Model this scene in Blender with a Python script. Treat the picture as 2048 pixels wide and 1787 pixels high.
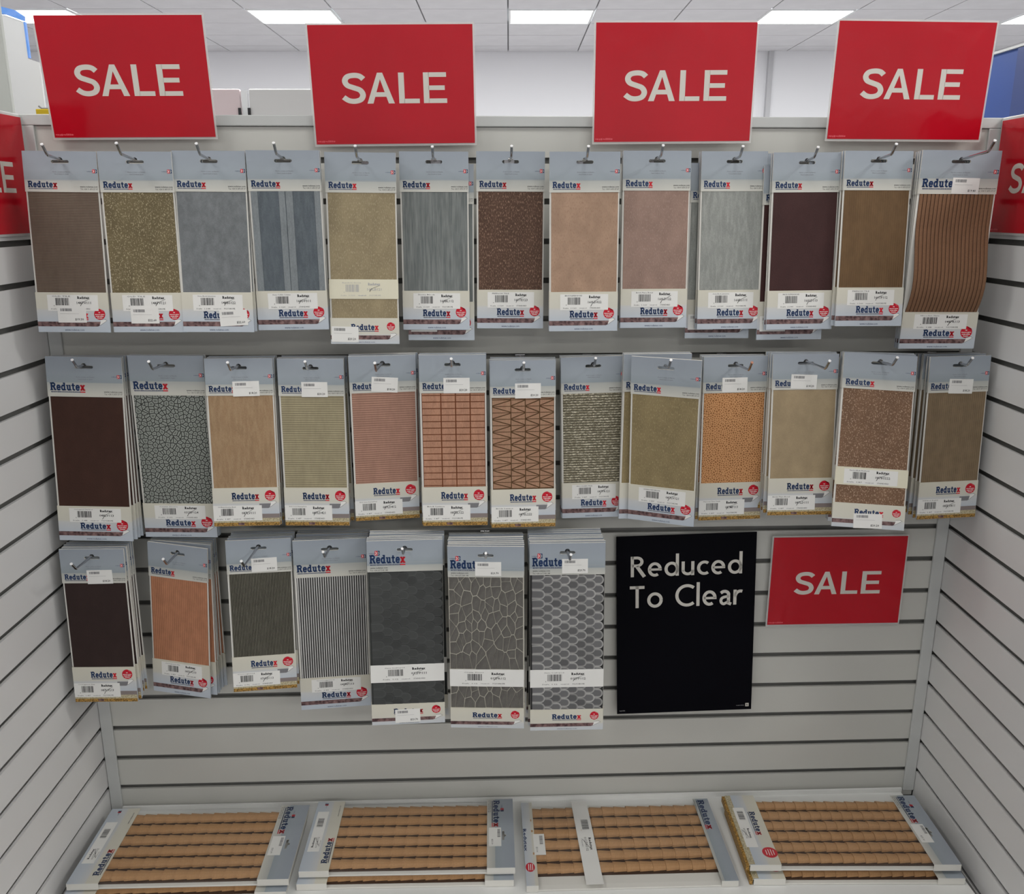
import bpy, math, random
from mathutils import Matrix, Vector
R = math.radians
random.seed(7)
for o in list(bpy.data.objects): bpy.data.objects.remove(o, do_unlink=True)
S = bpy.context.scene
COL = S.collection

# ------------------------------------------------------------------ camera
CAM = Vector((-0.0832, -1.7713, 1.6269)); YAW, PITCH, FPX = .0377, .261, 1774.5
cd = bpy.data.cameras.new('camera'); cam = bpy.data.objects.new('camera', cd); COL.objects.link(cam)
cam.location = CAM; cam.rotation_euler = (math.pi/2 - PITCH, 0, -YAW)
cd.sensor_fit = 'HORIZONTAL'; cd.sensor_width = 36; cd.lens = 36*FPX/2048; cd.clip_start = .02; cd.clip_end = 100
S.camera = cam

# ------------------------------------------------------------------ world, lights, exposure
W = bpy.data.worlds.new('world'); S.world = W; W.use_nodes = True
W.node_tree.nodes['Background'].inputs[0].default_value = (.93, .97, 1, 1)
W.node_tree.nodes['Background'].inputs[1].default_value = .085
S.view_settings.view_transform = 'Standard'; S.view_settings.look = 'None'
S.view_settings.gamma = 1; S.view_settings.use_curve_mapping = False
S.view_settings.exposure = 0.0
ZC = 2.95                                    # suspended ceiling
RA = .0343                                   # the shop's axes are turned a little against the display bay
EU = Vector((math.cos(RA), -math.sin(RA), 0)); EV = Vector((math.sin(RA), math.cos(RA), 0))
def room(u, v, z): return Vector((CAM.x, CAM.y, 0)) + EU*u + EV*v + Vector((0, 0, z))
LIGHT_U = (-3.31, -1.505, .295, 2.085, 3.89)
for v, pw in ((4.9, 64), (2.9, 12), (.95, 7), (-1.0, 6), (-3.0, 22)):
    for u in LIGHT_U:
        ld = bpy.data.lights.new('ceiling_lamp', 'AREA'); ld.shape = 'RECTANGLE'; ld.size = .58; ld.size_y = .46
        ld.energy = pw*(1.0 if v > 2 else ((3.2 if v > 0 else 1.4) if u > 1 else ((1.8 if v > 0 else .8) if u < -1 else 1.0))); ld.color = (1, .985, .945)
        lo = bpy.data.objects.new('ceiling_lamp', ld); COL.objects.link(lo)
        lo.location = room(u, v, ZC - .02); lo.rotation_euler = (0, 0, -RA)

# ------------------------------------------------------------------ helpers
def s2l(c):
    c = c/255
    return c/12.92 if c <= .04045 else ((c+.055)/1.055)**2.4
def rgb(r, g, b, k=1.0): return (min(1, s2l(r)*k), min(1, s2l(g)*k), min(1, s2l(b)*k), 1)
MATS = {}
def mat(name, col, rough=.6, spec=.3, metal=0, emit=0, bump=None, noise=None, coat=0):
    """bump=(scale, strength); noise=(scale, second colour)"""
    if name in MATS: return MATS[name]
    m = bpy.data.materials.new(name); m.use_nodes = True; nt = m.node_tree; b = nt.nodes['Principled BSDF']
    b.inputs['Base Color'].default_value = col; b.inputs['Roughness'].default_value = rough
    b.inputs['Specular IOR Level'].default_value = spec; b.inputs['Metallic'].default_value = metal
    b.inputs['Coat Weight'].default_value = coat; b.inputs['Coat Roughness'].default_value = .08
    if emit:
        b.inputs['Emission Color'].default_value = col; b.inputs['Emission Strength'].default_value = emit
    if bump or noise:
        tc = nt.nodes.new('ShaderNodeTexCoord')
    if noise:
        n = nt.nodes.new('ShaderNodeTexNoise'); n.inputs['Scale'].default_value = noise[0]; n.inputs['Detail'].default_value = 5
        nt.links.new(tc.outputs['Object'], n.inputs['Vector'])
        cr = nt.nodes.new('ShaderNodeValToRGB'); cr.color_ramp.elements[0].position = .35; cr.color_ramp.elements[1].position = .65
        cr.color_ramp.elements[0].color = col; cr.color_ramp.elements[1].color = noise[1]
        nt.links.new(n.outputs['Fac'], cr.inputs[0]); nt.links.new(cr.outputs[0], b.inputs['Base Color'])
    if bump:
        n = nt.nodes.new('ShaderNodeTexNoise'); n.inputs['Scale'].default_value = bump[0]; n.inputs['Detail'].default_value = 3
        nt.links.new(tc.outputs['Object'], n.inputs['Vector'])
        bp = nt.nodes.new('ShaderNodeBump'); bp.inputs['Strength'].default_value = bump[1]; bp.inputs['Distance'].default_value = .01
        nt.links.new(n.outputs['Fac'], bp.inputs['Height']); nt.links.new(bp.outputs[0], b.inputs['Normal'])
    MATS[name] = m; return m
def grad_mat(name, axis, lo, hi, stops, rough=.45):
    """printed colour gradient along one object axis from lo to hi"""
    m = bpy.data.materials.new(name); m.use_nodes = True; nt = m.node_tree; b = nt.nodes['Principled BSDF']
    b.inputs['Roughness'].default_value = rough; b.inputs['Specular IOR Level'].default_value = .35
    tc = nt.nodes.new('ShaderNodeTexCoord'); sp = nt.nodes.new('ShaderNodeSeparateXYZ'); nt.links.new(tc.outputs['Object'], sp.inputs[0])
    mr = nt.nodes.new('ShaderNodeMapRange'); mr.inputs['From Min'].default_value = lo; mr.inputs['From Max'].default_value = hi
    nt.links.new(sp.outputs['XYZ'.index(axis)], mr.inputs['Value'])
    cr = nt.nodes.new('ShaderNodeValToRGB'); el = cr.color_ramp.elements
    el[0].position, el[0].color = stops[0]; el[1].position, el[1].color = stops[-1]
    for p, c in stops[1:-1]:
        e = el.new(p); e.color = c
    nt.links.new(mr.outputs[0], cr.inputs[0]); nt.links.new(cr.outputs[0], b.inputs['Base Color'])
    return m

def tag(o, label=None, cat=None, group=None, kind=None):
    if label: o['label'] = label
    if cat: o['category'] = cat
    if group: o['group'] = group
    if kind: o['kind'] = kind
    return o
def empty(name, loc, rot=(0, 0, 0), scale=(1, 1, 1)):
    o = bpy.data.objects.new(name, None); COL.objects.link(o); o.location = loc; o.rotation_euler = rot; o.scale = scale
    o.empty_display_size = .02; return o

class MB:
    def __init__(s): s.v = []; s.f = []; s.m = []; s.mats = []
    def mi(s, m):
        if m not in s.mats: s.mats.append(m)
        return s.mats.index(m)
    def poly(s, pts, m):
        n = len(s.v); s.v += [tuple(p) for p in pts]; s.f.append(tuple(range(n, n+len(pts)))); s.m.append(s.mi(m))
    def box(s, x0, x1, y0, y1, z0, z1, m):
        n = len(s.v); i = s.mi(m)
        s.v += [(x0,y0,z0),(x1,y0,z0),(x1,y1,z0),(x0,y1,z0),(x0,y0,z1),(x1,y0,z1),(x1,y1,z1),(x0,y1,z1)]
        for q in ((3,2,1,0),(4,5,6,7),(0,1,5,4),(1,2,6,5),(2,3,7,6),(3,0,4,7)): s.f.append(tuple(n+k for k in q)); s.m.append(i)
    def tube(s, pts, r, m, seg=8, cap=True):
        pts = [Vector(p) for p in pts]; n = len(s.v); i = s.mi(m); K = len(pts)
        for k, p in enumerate(pts):
            t = (pts[min(k+1, K-1)] - pts[max(k-1, 0)]).normalized()
            a = t.cross(Vector((1, 0, 0)) if abs(t.x) < .9 else Vector((0, 0, 1))).normalized(); b = t.cross(a)
            for j in range(seg):
                w = 2*math.pi*j/seg; s.v.append(tuple(p + a*math.cos(w)*r + b*math.sin(w)*r))
        for k in range(K-1):
            for j in range(seg):
                s.f.append((n+k*seg+j, n+k*seg+(j+1) % seg, n+(k+1)*seg+(j+1) % seg, n+(k+1)*seg+j)); s.m.append(i)
        if cap:
            s.f.append(tuple(n+j for j in range(seg))); s.m.append(i)
            s.f.append(tuple(n+(K-1)*seg+j for j in reversed(range(seg)))); s.m.append(i)
    # flat print: T maps (u, v) -> 3D
    def pr(s, T, pts, m): s.poly([T(u, v) for u, v in pts], m)
    def prect(s, T, u0, v0, u1, v1, m): s.pr(T, [(u0,v0),(u1,v0),(u1,v1),(u0,v1)], m)
    def stroke(s, T, pts, w, m):
        P = [Vector(p) for p in pts]; K = len(P); L = []; Rr = []
        for k in range(K):
            a = (P[k]-P[k-1]).normalized() if k else (P[1]-P[0]).normalized()
            b = (P[k+1]-P[k]).normalized() if k < K-1 else a
            na = Vector((-a.y, a.x)); nb = Vector((-b.y, b.x)); n = (na+nb)
            n = n.normalized() if n.length > 1e-6 else na
            c = max(.45, n.dot(na)); n = n*(w/2/c); L.append(P[k]+n); Rr.append(P[k]-n)
        for k in range(K-1): s.pr(T, [Rr[k], Rr[k+1], L[k+1], L[k]], m)
    def mesh(s, name):
        me = bpy.data.meshes.new(name); me.from_pydata(s.v, [], s.f)
        for m in s.mats: me.materials.append(m)
        me.polygons.foreach_set('material_index', s.m); me.update(); return me
    def build(s, name, parent=None, smooth=False):
        o = bpy.data.objects.new(name, s.mesh(name)); COL.objects.link(o); o.parent = parent
        if smooth: o.data.shade_smooth()
        return o
def inst(name, me, parent, loc=(0, 0, 0), rot=(0, 0, 0), scale=(1, 1, 1)):
    o = bpy.data.objects.new(name, me); COL.objects.link(o); o.parent = parent; o.location = loc; o.rotation_euler = rot; o.scale = scale; return o
def bevel(o, w, seg=2):
    m = o.modifiers.new('bevel', 'BEVEL'); m.width = w; m.segments = seg; m.limit_method = 'ANGLE'; return o

# small lettering from the built-in font, as flat faces
_T = {}
def text_faces(t, res=2, bold=0.0):
    k = (t, res, bold)
    if k in _T: return _T[k]
    c = bpy.data.curves.new('t', 'FONT'); c.body = t; c.size = 1; c.resolution_u = res; c.offset = bold
    o = bpy.data.objects.new('t', c); COL.objects.link(o)
    dg = bpy.context.evaluated_depsgraph_get(); me = bpy.data.meshes.new_from_object(o.evaluated_get(dg))
    v = [(p.co.x, p.co.y) for p in me.vertices]; f = [tuple(p.vertices) for p in me.polygons]
    x0 = min(p[0] for p in v); x1 = max(p[0] for p in v); y0 = min(p[1] for p in v); y1 = max(p[1] for p in v)
    v = [((x-x0)/(x1-x0), (y-y0)/(y1-y0)) for x, y in v]
    bpy.data.objects.remove(o); bpy.data.curves.remove(c); bpy.data.meshes.remove(me)
    _T[k] = (v, f); return _T[k]
def put_text(mb, T, t, u0, v0, u1, v1, m, res=1, bold=0.0):
    v, f = text_faces(t, res, bold); n = len(mb.v); i = mb.mi(m)
    mb.v += [tuple(T(u0+(u1-u0)*a, v0+(v1-v0)*b)) for a, b in v]
    for q in f: mb.f.append(tuple(n+k for k in q)); mb.m.append(i)

def micro(mb, T, u0, v0, u1, v1, m, n=9, seed=1):
    rnd = random.Random(seed); x = u0; st = (u1-u0)/n
    while x < u1-st*.3:
        w = min(st*rnd.uniform(.5, 1.1), u1-x); mb.prect(T, x, v0+(v1-v0)*rnd.uniform(0, .25), x+w, v1-(v1-v0)*rnd.uniform(0, .3), m); x += w+st*rnd.uniform(.12, .3)
def arc(cx, cy, rx, ry, a0, a1, n=10):
    return [(cx+rx*math.cos(R(a0+(a1-a0)*k/n)), cy+ry*math.sin(R(a0+(a1-a0)*k/n))) for k in range(n+1)]
def catmull(P, n=5):
    out = []
    for k in range(len(P)-1):
        p0 = P[max(k-1, 0)]; p1 = P[k]; p2 = P[k+1]; p3 = P[min(k+2, len(P)-1)]
        for j in range(n):
            t = j/n
            out.append(tuple(.5*((2*p1[i])+(-p0[i]+p2[i])*t+(2*p0[i]-5*p1[i]+4*p2[i]-p3[i])*t*t+(-p0[i]+3*p1[i]-3*p2[i]+p3[i])*t**3) for i in (0, 1)))
    out.append(P[-1]); return out

# ------------------------------------------------------------------ materials
M_SLAT = mat('slat_laminate', (.56, .562, .525, 1), .42, .35, noise=(3, (.59, .592, .555, 1)))
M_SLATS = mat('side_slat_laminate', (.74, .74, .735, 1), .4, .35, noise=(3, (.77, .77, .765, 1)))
M_GROOVE = mat('groove_core', (.20, .20, .19, 1), .6)
M_TRIM = mat('trim_laminate', (.54, .555, .545, 1), .4)
M_SHELF = mat('shelf_laminate', (.80, .81, .79, 1), .4)
M_CHROME = mat('hook_steel', (.55, .55, .56, 1), .22, .5, metal=1)
M_WHITE = mat('paper_white', (.80, .80, .77, 1), .5)
M_CARD = mat('card_edge_white', (.74, .73, .68, 1), .55)
M_CREAM = mat('cream_paper', (.74, .71, .56, 1), .5)
M_NAVY = mat('ink_navy', rgb(22, 50, 92), .45)
M_DARK = mat('ink_black', (.018, .018, .02, 1), .5)
M_GREY = mat('ink_grey', (.20, .20, .21, 1), .5)
M_LGREY = mat('ink_light_grey', (.45, .45, .45, 1), .5)
M_REDINK = mat('ink_red', rgb(205, 32, 48), .45)
M_SEAL = mat('seal_red', rgb(196, 22, 44), .4)
M_STRIP = mat('roll_print', rgb(70, 48, 50), .45, noise=(140, rgb(140, 112, 110)))
M_STONEP = mat('stone_print', rgb(150, 140, 112), .5, noise=(420, rgb(205, 196, 165)))
M_OCHRE = mat('ochre_print', rgb(96, 74, 34), .5, noise=(330, rgb(190, 148, 78)))
M_GSTRIP = mat('grey_print', rgb(135, 125, 122), .5)
M_BLACKSIGN = mat('black_board', (.002, .002, .004, 1), .6, .06)
M_LETTER = mat('sign_letter', (.66, .64, .58, 1), .4)
M_RED = mat('laminated_red', rgb(190, 12, 34), .16, .35, noise=(5, rgb(180, 10, 30)), bump=(9, .35))
M_FILM = mat('laminate_border', (.74, .72, .70, 1), .15, .5)
M_FILM.node_tree.nodes['Principled BSDF'].inputs['Alpha'].default_value = .5
HB = [(0, rgb(152, 160, 170)), (.45, rgb(157, 166, 174)), (.68, rgb(150, 160, 166)), (.70, rgb(178, 181, 177)), (1, rgb(206, 205, 196))]
M_HEAD = grad_mat('header_print', 'Z', 0, -.072, HB)
M_HEAD_FLAT = grad_mat('lying_header_print', 'X', .03, -.03, HB)
FB = [(0, rgb(212, 209, 194)), (.38, rgb(208, 206, 194)), (.44, rgb(202, 204, 204)), (.7, rgb(190, 198, 206)), (1, rgb(184, 193, 203))]
M_FOOT = grad_mat('footer_print', 'Z', 0, -.075, FB)
M_FOOT_FLAT = grad_mat('lying_footer_print', 'X', .03, -.03, FB)

def sheet_mat(name, base, alt, kind, k=1.0, fine=1.0):
    """embossed plastic sheet: base and second colour, pattern kind"""
    m = bpy.data.materials.new('sheet_'+name); m.use_nodes = True; nt = m.node_tree; b = nt.nodes['Principled BSDF']
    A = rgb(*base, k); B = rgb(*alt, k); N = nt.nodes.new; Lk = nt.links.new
    b.inputs['Roughness'].default_value = .6; b.inputs['Specular IOR Level'].default_value = .22
    tc = N('ShaderNodeTexCoord')
    def noise(sx, sy, sz, scale=1, detail=4, rough=.6):
        mp = N('ShaderNodeMapping'); mp.inputs['Scale'].default_value = (sx, sy, sz); Lk(tc.outputs['Object'], mp.inputs[0])
        n = N('ShaderNodeTexNoise'); n.inputs['Scale'].default_value = scale; n.inputs['Detail'].default_value = detail; n.inputs['Roughness'].default_value = rough
        Lk(mp.outputs[0], n.inputs['Vector']); return n.outputs['Fac']
    def ramp(src, p0, p1, c0, c1):
        r = N('ShaderNodeValToRGB'); r.color_ramp.elements[0].position = p0; r.color_ramp.elements[1].position = p1
        r.color_ramp.elements[0].color = c0; r.color_ramp.elements[1].color = c1; Lk(src, r.inputs[0]); return r.outputs[0]
    def mix(f, c0, c1, mode='MIX'):
        x = N('ShaderNodeMix'); x.data_type = 'RGBA'; x.blend_type = mode
        if isinstance(f, float): x.inputs[0].default_value = f
        else: Lk(f, x.inputs[0])
        for c, i in ((c0, 6), (c1, 7)):
            if isinstance(c, tuple): x.inputs[i].default_value = c
            else: Lk(c, x.inputs[i])
        return x.outputs[2]
    def wave(axis, scale, dist=0.0):
        w = N('ShaderNodeTexWave'); w.wave_type = 'BANDS'; w.bands_direction = axis; w.inputs['Scale'].default_value = scale
        w.inputs['Distortion'].default_value = dist; w.inputs['Detail Scale'].default_value = 3; Lk(tc.outputs['Object'], w.inputs['Vector']); return w.outputs['Fac']
    def flat2():
        mp = N('ShaderNodeMapping'); mp.inputs['Rotation'].default_value = (math.pi/2, 0, 0); Lk(tc.outputs['Object'], mp.inputs[0]); return mp.outputs[0]
    W1 = (1, 1, 1, 1); K0 = (0, 0, 0, 1)
    mott = noise(25, 25, 18, 1, 4)
    dk = tuple(c*.82 for c in A[:3]) + (1,); lt = tuple(min(1, c*1.15) for c in A[:3]) + (1,)
    col = ramp(mott, .3, .7, dk, lt); h = None
    if kind == 'speck':        # light flecks
        sp = noise(480, 480, 330, 1, 2); f = ramp(sp, .55, .68, K0, W1); col = mix(f, col, B); h = sp
    elif kind == 'vspeck':
        sp = noise(620, 620, 210, 1, 2); f = ramp(sp, .54, .70, K0, W1); col = mix(f, col, B); h = sp
    elif kind == 'hline':
        w = wave('Z', 72*fine); f = ramp(w, .15, .7, K0, W1); col = mix(f, B, col); h = w
        g = noise(200, 200, 60, 1, 3); col = mix(.25, col, ramp(g, .3, .7, dk, lt))
    elif kind == 'vline':
        w = wave('X', 75); f = ramp(w, .2, .7, K0, W1); col = mix(f, B, col); h = w
        g = noise(60, 60, 40, 1, 3); col = mix(.5, col, ramp(g, .35, .65, dk, lt))
    elif kind == 'vgrain':
        g = noise(260, 260, 14, 1, 4); col = mix(ramp(g, .38, .66, K0, W1), col, B); h = g
    elif kind == 'mottle':
        g = noise(70, 70, 45, 1, 6, .75); col = mix(ramp(g, .38, .68, K0, W1), col, B)
        g2 = noise(800, 800, 600, 1, 2); col = mix(.35, col, ramp(g2, .4, .6, dk, lt)); h = g2
    elif kind == 'streak':
        g = noise(150, 150, 34, 1, 5, .75); col = mix(ramp(g, .42, .64, K0, W1), col, B)
        g2 = noise(700, 700, 300, 1, 2); col = mix(.35, col, ramp(g2, .4, .6, dk, lt)); h = g2
    elif kind == 'stone':
        v = N('ShaderNodeTexVoronoi'); v.feature = 'DISTANCE_TO_EDGE'; v.inputs['Scale'].default_value = 122; v.voronoi_dimensions = '2D'; Lk(flat2(), v.inputs['Vector'])
        f = ramp(v.outputs['Distance'], .05, .17, K0, W1); e = ramp(v.outputs['Distance'], .14, .42, B, A)
        col = mix(f, dk[:3]+(1,), e); col = mix(f, tuple(c*.16 for c in A[:3])+(1,), mix(.2, e, col)); h = v.outputs['Distance']
    elif kind == 'worm':
        v = N('ShaderNodeTexVoronoi'); v.feature = 'DISTANCE_TO_EDGE'; v.inputs['Scale'].default_value = 230; v.voronoi_dimensions = '2D'; Lk(flat2(), v.inputs['Vector'])
        col = mix(ramp(v.outputs['Distance'], .06, .22, W1, K0), col, B); h = v.outputs['Distance']
    elif kind == 'shingle':
        w = wave('Z', 64, 1.0); g = noise(260, 260, 500, 1, 2); f = ramp(g, .48, .66, K0, W1)
        col = mix(f, col, B); col = mix(ramp(w, .1, .55, W1, K0), col, tuple(c*.35 for c in A[:3])+(1,)); h = w
    else:
        g = noise(500, 500, 500, 1, 2); col = mix(.3, col, ramp(g, .3, .7, dk, lt)); h = g
    Lk(col, b.inputs['Base Color'])
    bp = N('ShaderNodeBump'); bp.inputs['Strength'].default_value = .35; bp.inputs['Distance'].default_value = .001
    Lk(h, bp.inputs['Height']); Lk(bp.outputs[0], b.inputs['Normal'])
    return m

# ------------------------------------------------------------------ the shop: floor, ceiling, far wall
M_CEIL = mat('ceiling_tile', (.68, .67, .69, 1), .9, .1, noise=(6, (.72, .71, .73, 1)))
M_CEILB = mat('ceiling_void', (.22, .22, .23, 1), .9)
M_FARW = mat('far_wall_paint', (.86, .86, .89, 1), .7)
M_FLOOR = mat('floor_vinyl', (.38, .38, .39, 1), .5, noise=(2, (.34, .34, .35, 1)))
def roombox(name, u0, u1, v0, v1, z0, z1, m, parent=None, kind=None):
    b = MB(); b.box(u0, u1, v0, v1, z0, z1, m); o = b.build(name, parent)
    if parent is None: o.location = (CAM.x, CAM.y, 0); o.rotation_euler = (0, 0, -RA)
    if kind: o['kind'] = kind
    return o
roombox('floor', -7, 7, -4.7, 8.42, -.05, 0, M_FLOOR, kind='structure')
ceil = roombox('ceiling', -7, 7, -4.7, 8.42, ZC+.012, ZC+.06, M_CEILB, kind='structure')
roombox('wall_far', -7, 2.285, 8.30, 8.42, 0, ZC+.012, M_FARW, kind='structure')
roombox('wall_far_panel', 2.285, 7, 8.27, 8.42, 0, ZC+.012, M_FARW, kind='structure').name = 'wall_far_right'
roombox('wall_rear', -7, 7, -4.7, -4.6, 0, ZC+.012, M_FARW, kind='structure')
roombox('wall_west', -7, -6.9, -4.6, 8.30, 0, ZC+.012, M_FARW, kind='structure')
roombox('wall_east', 6.9, 7, -4.6, 8.27, 0, ZC+.012, M_FARW, kind='structure')
roombox('trim_1', 2.245, 2.285, 8.25, 8.30, 0, ZC+.012, mat('far_trim', (.55, .55, .57, 1), .5), kind='structure')
TV = [5.68, 6.15, 6.62, 7.095, 7.56, 8.03, 8.30]
tm = {}
lightcells = set()
for u in LIGHT_U: lightcells.add(round((u-.295)/.6))
for j in range(len(TV)-1):
    d = TV[j+1]-TV[j]
    b = MB(); b.box(-.295, .295, .004, d-.004, 0, .012, M_CEIL); me = b.mesh('tile')
    for i in range(-10, 10):
        if j == 2 and i in lightcells: continue
        inst('ceiling_tile', me, ceil, (.295+.6*i, TV[j], ZC))
b = MB(); b.box(-6.9, 6.9, -4.6, TV[0]-.004, ZC, ZC+.012, M_CEIL); o = b.build('near_ceiling_tiles', ceil)
M_EMIT = mat('light_diffuser', (.93, 1, .99, 1), .5, emit=8.0)
M_FIXT = mat('light_frame', (.8, .8, .8, 1), .4)
pos = ('far left', 'second from left', 'middle', 'second from right', 'far right')
for u, w in zip(LIGHT_U, pos):
    t = empty('ceiling_light', room(u, 6.857, ZC-.006), (0, 0, -RA))
    tag(t, 'lit square ceiling light panel, %s of the row of five' % w, 'ceiling light', 'ceiling lights above the far aisle')
    b = MB(); b.box(-.28, .28, -.215, .215, 0, .006, M_EMIT); b.build('diffuser', t)
    b = MB()
    for x0, x1, y0, y1 in ((-.295,-.281,-.232,.232),(.281,.295,-.232,.232),(-.281,.281,-.232,-.216),(-.281,.281,.216,.232)): b.box(x0, x1, y0, y1, -.001, .008, M_FIXT)
    b.build('frame', t)

# things seen over the top of the bay
def thing(name, u, v, label, cat): return tag(empty(name, room(u, v, 0), (0, 0, -RA)), label, cat)
M_SHW = mat('shelving_white', (.56, .555, .55, 1), .5); M_PINKREFL = mat('shelving_pink_reflection', (.60, .50, .51, 1), .4)  # second one: white shelving with a pinkish reflection put into its colour
t = thing('shelving_unit', -1.2, 4.6, 'tall white shelving unit with two back panels, behind the leftmost signs', 'shelving')
for x0, x1, m in ((-.60, -.105, M_PINKREFL), (-.06, .62, M_SHW)):
    b = MB(); b.box(x0, x1, 0, .03, .1, 2.192, m); bevel(b.build('back_panel', t), .004)
for x in (-.105, ):
    b = MB(); b.box(x+.006, x+.036, .004, .03, 0, 2.185, mat('upright_steel', (.62, .63, .64, 1), .3, metal=.6)); b.build('upright', t)
for x in (-.108, -.062):
    b = MB(); b.box(x-.006, x+.006, -.012, .0, 1.95, 2.105, M_DARK); b.build('bracket', t)
b = MB(); b.box(-.62, .64, -.02, .4, 0, .1, M_SHW); b.build('base', t)
t = thing('yellow_carton', -1.59, 3.2, 'yellow carton standing on a shelf behind the leftmost red sign', 'carton')
b = MB(); b.box(-.012, .12, 0, .15, 1.84, 1.957, mat('carton_yellow', rgb(186, 158, 30), .5)); bevel(b.build('body', t), .003)
b = MB(); b.tube([(-.004, .01, 1.967), (.006, .01, 1.959), (.03, .01, 1.959), (.10, .01, 1.958)], .003, M_GREY); b.build('flap', t)
t = thing('wall_shelf', -1.6, 3.2, 'white shelf board carrying the yellow carton', 'shelf')
b = MB(); b.box(-.3, .4, -.01, .2, 1.80, 1.84, M_SHW); b.build('board', t)
b = MB(); b.box(-.3, -.26, .16, .2, 0, 1.80, M_SHW); b.build('post', t)
b = MB(); b.box(.36, .4, .16, .2, 0, 1.80, M_SHW); b.build('post', t)
# white end panel with a curved blue top
t = thing('display_stand', -1.8, 3.5, 'tall white display stand with curved blue top edge, left of the first sign', 'display stand')
top = [(-.5, 2.30)] + [(-.5+.55*k/10, 2.30+.035*math.sin(math.pi*k/10*.55+.6)-.018*(k/10)**3) for k in range(11)]
top = [(x, 2.315+.02*(1-((x+.25)/.30)**2)) for x in [-.5+.055*k for k in range(11)]]
def prism(mb, pts, y0, y1, m):
    n = len(pts); mb.poly([(x, y0, z) for x, z in pts], m); mb.poly([(x, y1, z) for x, z in reversed(pts)], m)
    for k in range(n):
        a, c = pts[k], pts[(k+1) % n]; mb.poly([(a[0],y1,a[1]),(c[0],y1,c[1]),(c[0],y0,c[1]),(a[0],y0,a[1])], m)
b = MB(); prism(b, [(-.5, 0), (.085, 0), (.085, 2.147), (.047, 2.159), (.047, 2.283), (-.02, 2.306), (-.5, 2.31)], 0, .008, mat('stand_white', (.56, .57, .585, 1), .6)); b.build('panel', t)
M_BLUE = mat('blue_laminate', rgb(28, 72, 150), .35, noise=(1.5, rgb(26, 62, 132)))
M_LBLUE = mat('light_blue_laminate', rgb(88, 140, 214), .4, noise=(25, rgb(110, 150, 220)))
b = MB(); prism(b, [(-.5, 2.318), (-.02, 2.309), (.047, 2.286), (.050, 2.302), (.02, 2.322), (-.03, 2.334), (-.5, 2.345)], -.004, .012, M_LBLUE); b.build('curved_top', t)
b = MB(); b.box(.0475, .0535, -.003, .008, 2.162, 2.283, M_LBLUE); b.build('edge_strip', t)
# plain grey end panel close behind the left wall
t = thing('end_panel', -1.3, 1.93, 'tall plain grey-green end panel rising behind the left slatwall', 'panel')
b = MB(); b.box(-.5, .287, 0, .012, 0, 2.6, mat('grey_green_panel', (.50, .52, .49, 1), .6)); bevel(b.build('board', t), .002)
b = MB(); b.tube([(.274, -.002, 1.957), (.274, .004, 1.957)], .006, M_CHROME, 12); b.build('screw', t)
# blue partition on the right
t = thing('blue_partition', 1.8, 2.4, 'blue partition with white top trim, behind the rightmost sign', 'partition')
t.location = (1.6, 0, 0); t.rotation_euler = (0, 0, 0)
b = MB(); b.box(0, .03, 1.135, 1.75, 0, 2.112, M_BLUE); b.build('panel', t)
b = MB(); b.box(-.008, .022, 1.02, 1.134, 0, 2.110, mat('blue_dark', rgb(20, 48, 110), .4)); b.build('edge_post', t)
b = MB(); b.box(-.010, .034, 1.0, 1.76, 2.112, 2.119, M_TRIM); b.build('top_trim', t)
t = tag(empty('model_fence', (.63, .86, 1.842)), 'small row of yellow-green foliage tips just over the top rail', 'plant')
b = MB()
for k in range(7): b.poly([(.004*k*1.4, 0, 0), (.004*k*1.4+.006, 0, 0), (.004*k*1.4+.004, .002, .014)], mat('foliage_yellow', rgb(150, 145, 50), .7)); b.poly([(.004*k*1.4, .004, 0), (.004*k*1.4+.004, .002, .014), (.004*k*1.4+.006, .004, 0)], MATS['foliage_yellow'])
b.build('tips', t)
b = MB(); b.box(-.02, .06, -.01, .02, -.02, 0, M_SHW); b.build('base', t)
t = tag(empty('shelf_support', (.65, .87, 0)), 'white shelving block under the foliage tips, behind the bay', 'shelving')
b = MB(); b.box(-.3, .3, 0, .3, 0, 1.82, M_SHW); b.build('body', t)

# ------------------------------------------------------------------ slatwall bay
Z0, P, SLOT = 1.5731, .075, .011
ZTOP, ZSH = 1.797, .313
XW = .9265; ST = .0265
def slatwall(name, length, grooves, top, loc, rotz, M_SLAT=M_SLAT):
    """local x along the wall, front face at y=0 (towards -y)"""
    o = MB(); o.box(-.03, length+.03, .014, .022, 0, top, M_GROOVE); w = o.build(name); w['kind'] = 'structure'
    w.location = loc; w.rotation_euler = (0, 0, rotz)
    zs = [top] + [Z0-k*P for k in grooves] + [0.0]
    cache = {}
    for i in range(len(zs)-1):
        hi = zs[i] if i == 0 else zs[i]-SLOT
        lo = zs[i+1]; h = hi-lo
        key = round(h, 4)
        if key not in cache:
            b = MB()
            pts = [(0, 0), (.0035, 0), (.0035, .0), (.014, 0)]
            # T-slot profile: full-depth face board with undercut edges
            prof = [(0, 0), (.006, 0), (.006, .006), (.014, .006), (.014, h-.006), (.006, h-.006), (.006, h), (0, h)]
            n = len(prof)
            for k in range(n):
                a, c = prof[k], prof[(k+1) % n]
                b.poly([(0, a[0], a[1]), (0, c[0], c[1]), (length, c[0], c[1]), (length, a[0], a[1])], M_SLAT)
            b.poly([(0, y, z) for y, z in prof], M_SLAT); b.poly([(length, y, z) for y, z in reversed(prof)], M_SLAT)
            cache[key] = b.mesh('slat')
        inst('slat', cache[key], w, (0, 0, lo))
    return w
slatwall('wall_back', 2*XW-.004, range(-2, 20), ZTOP-.02, (-XW+.002, 0, 0), 0)
SL, SR = .0230, .0334
LW = 1.0
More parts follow.
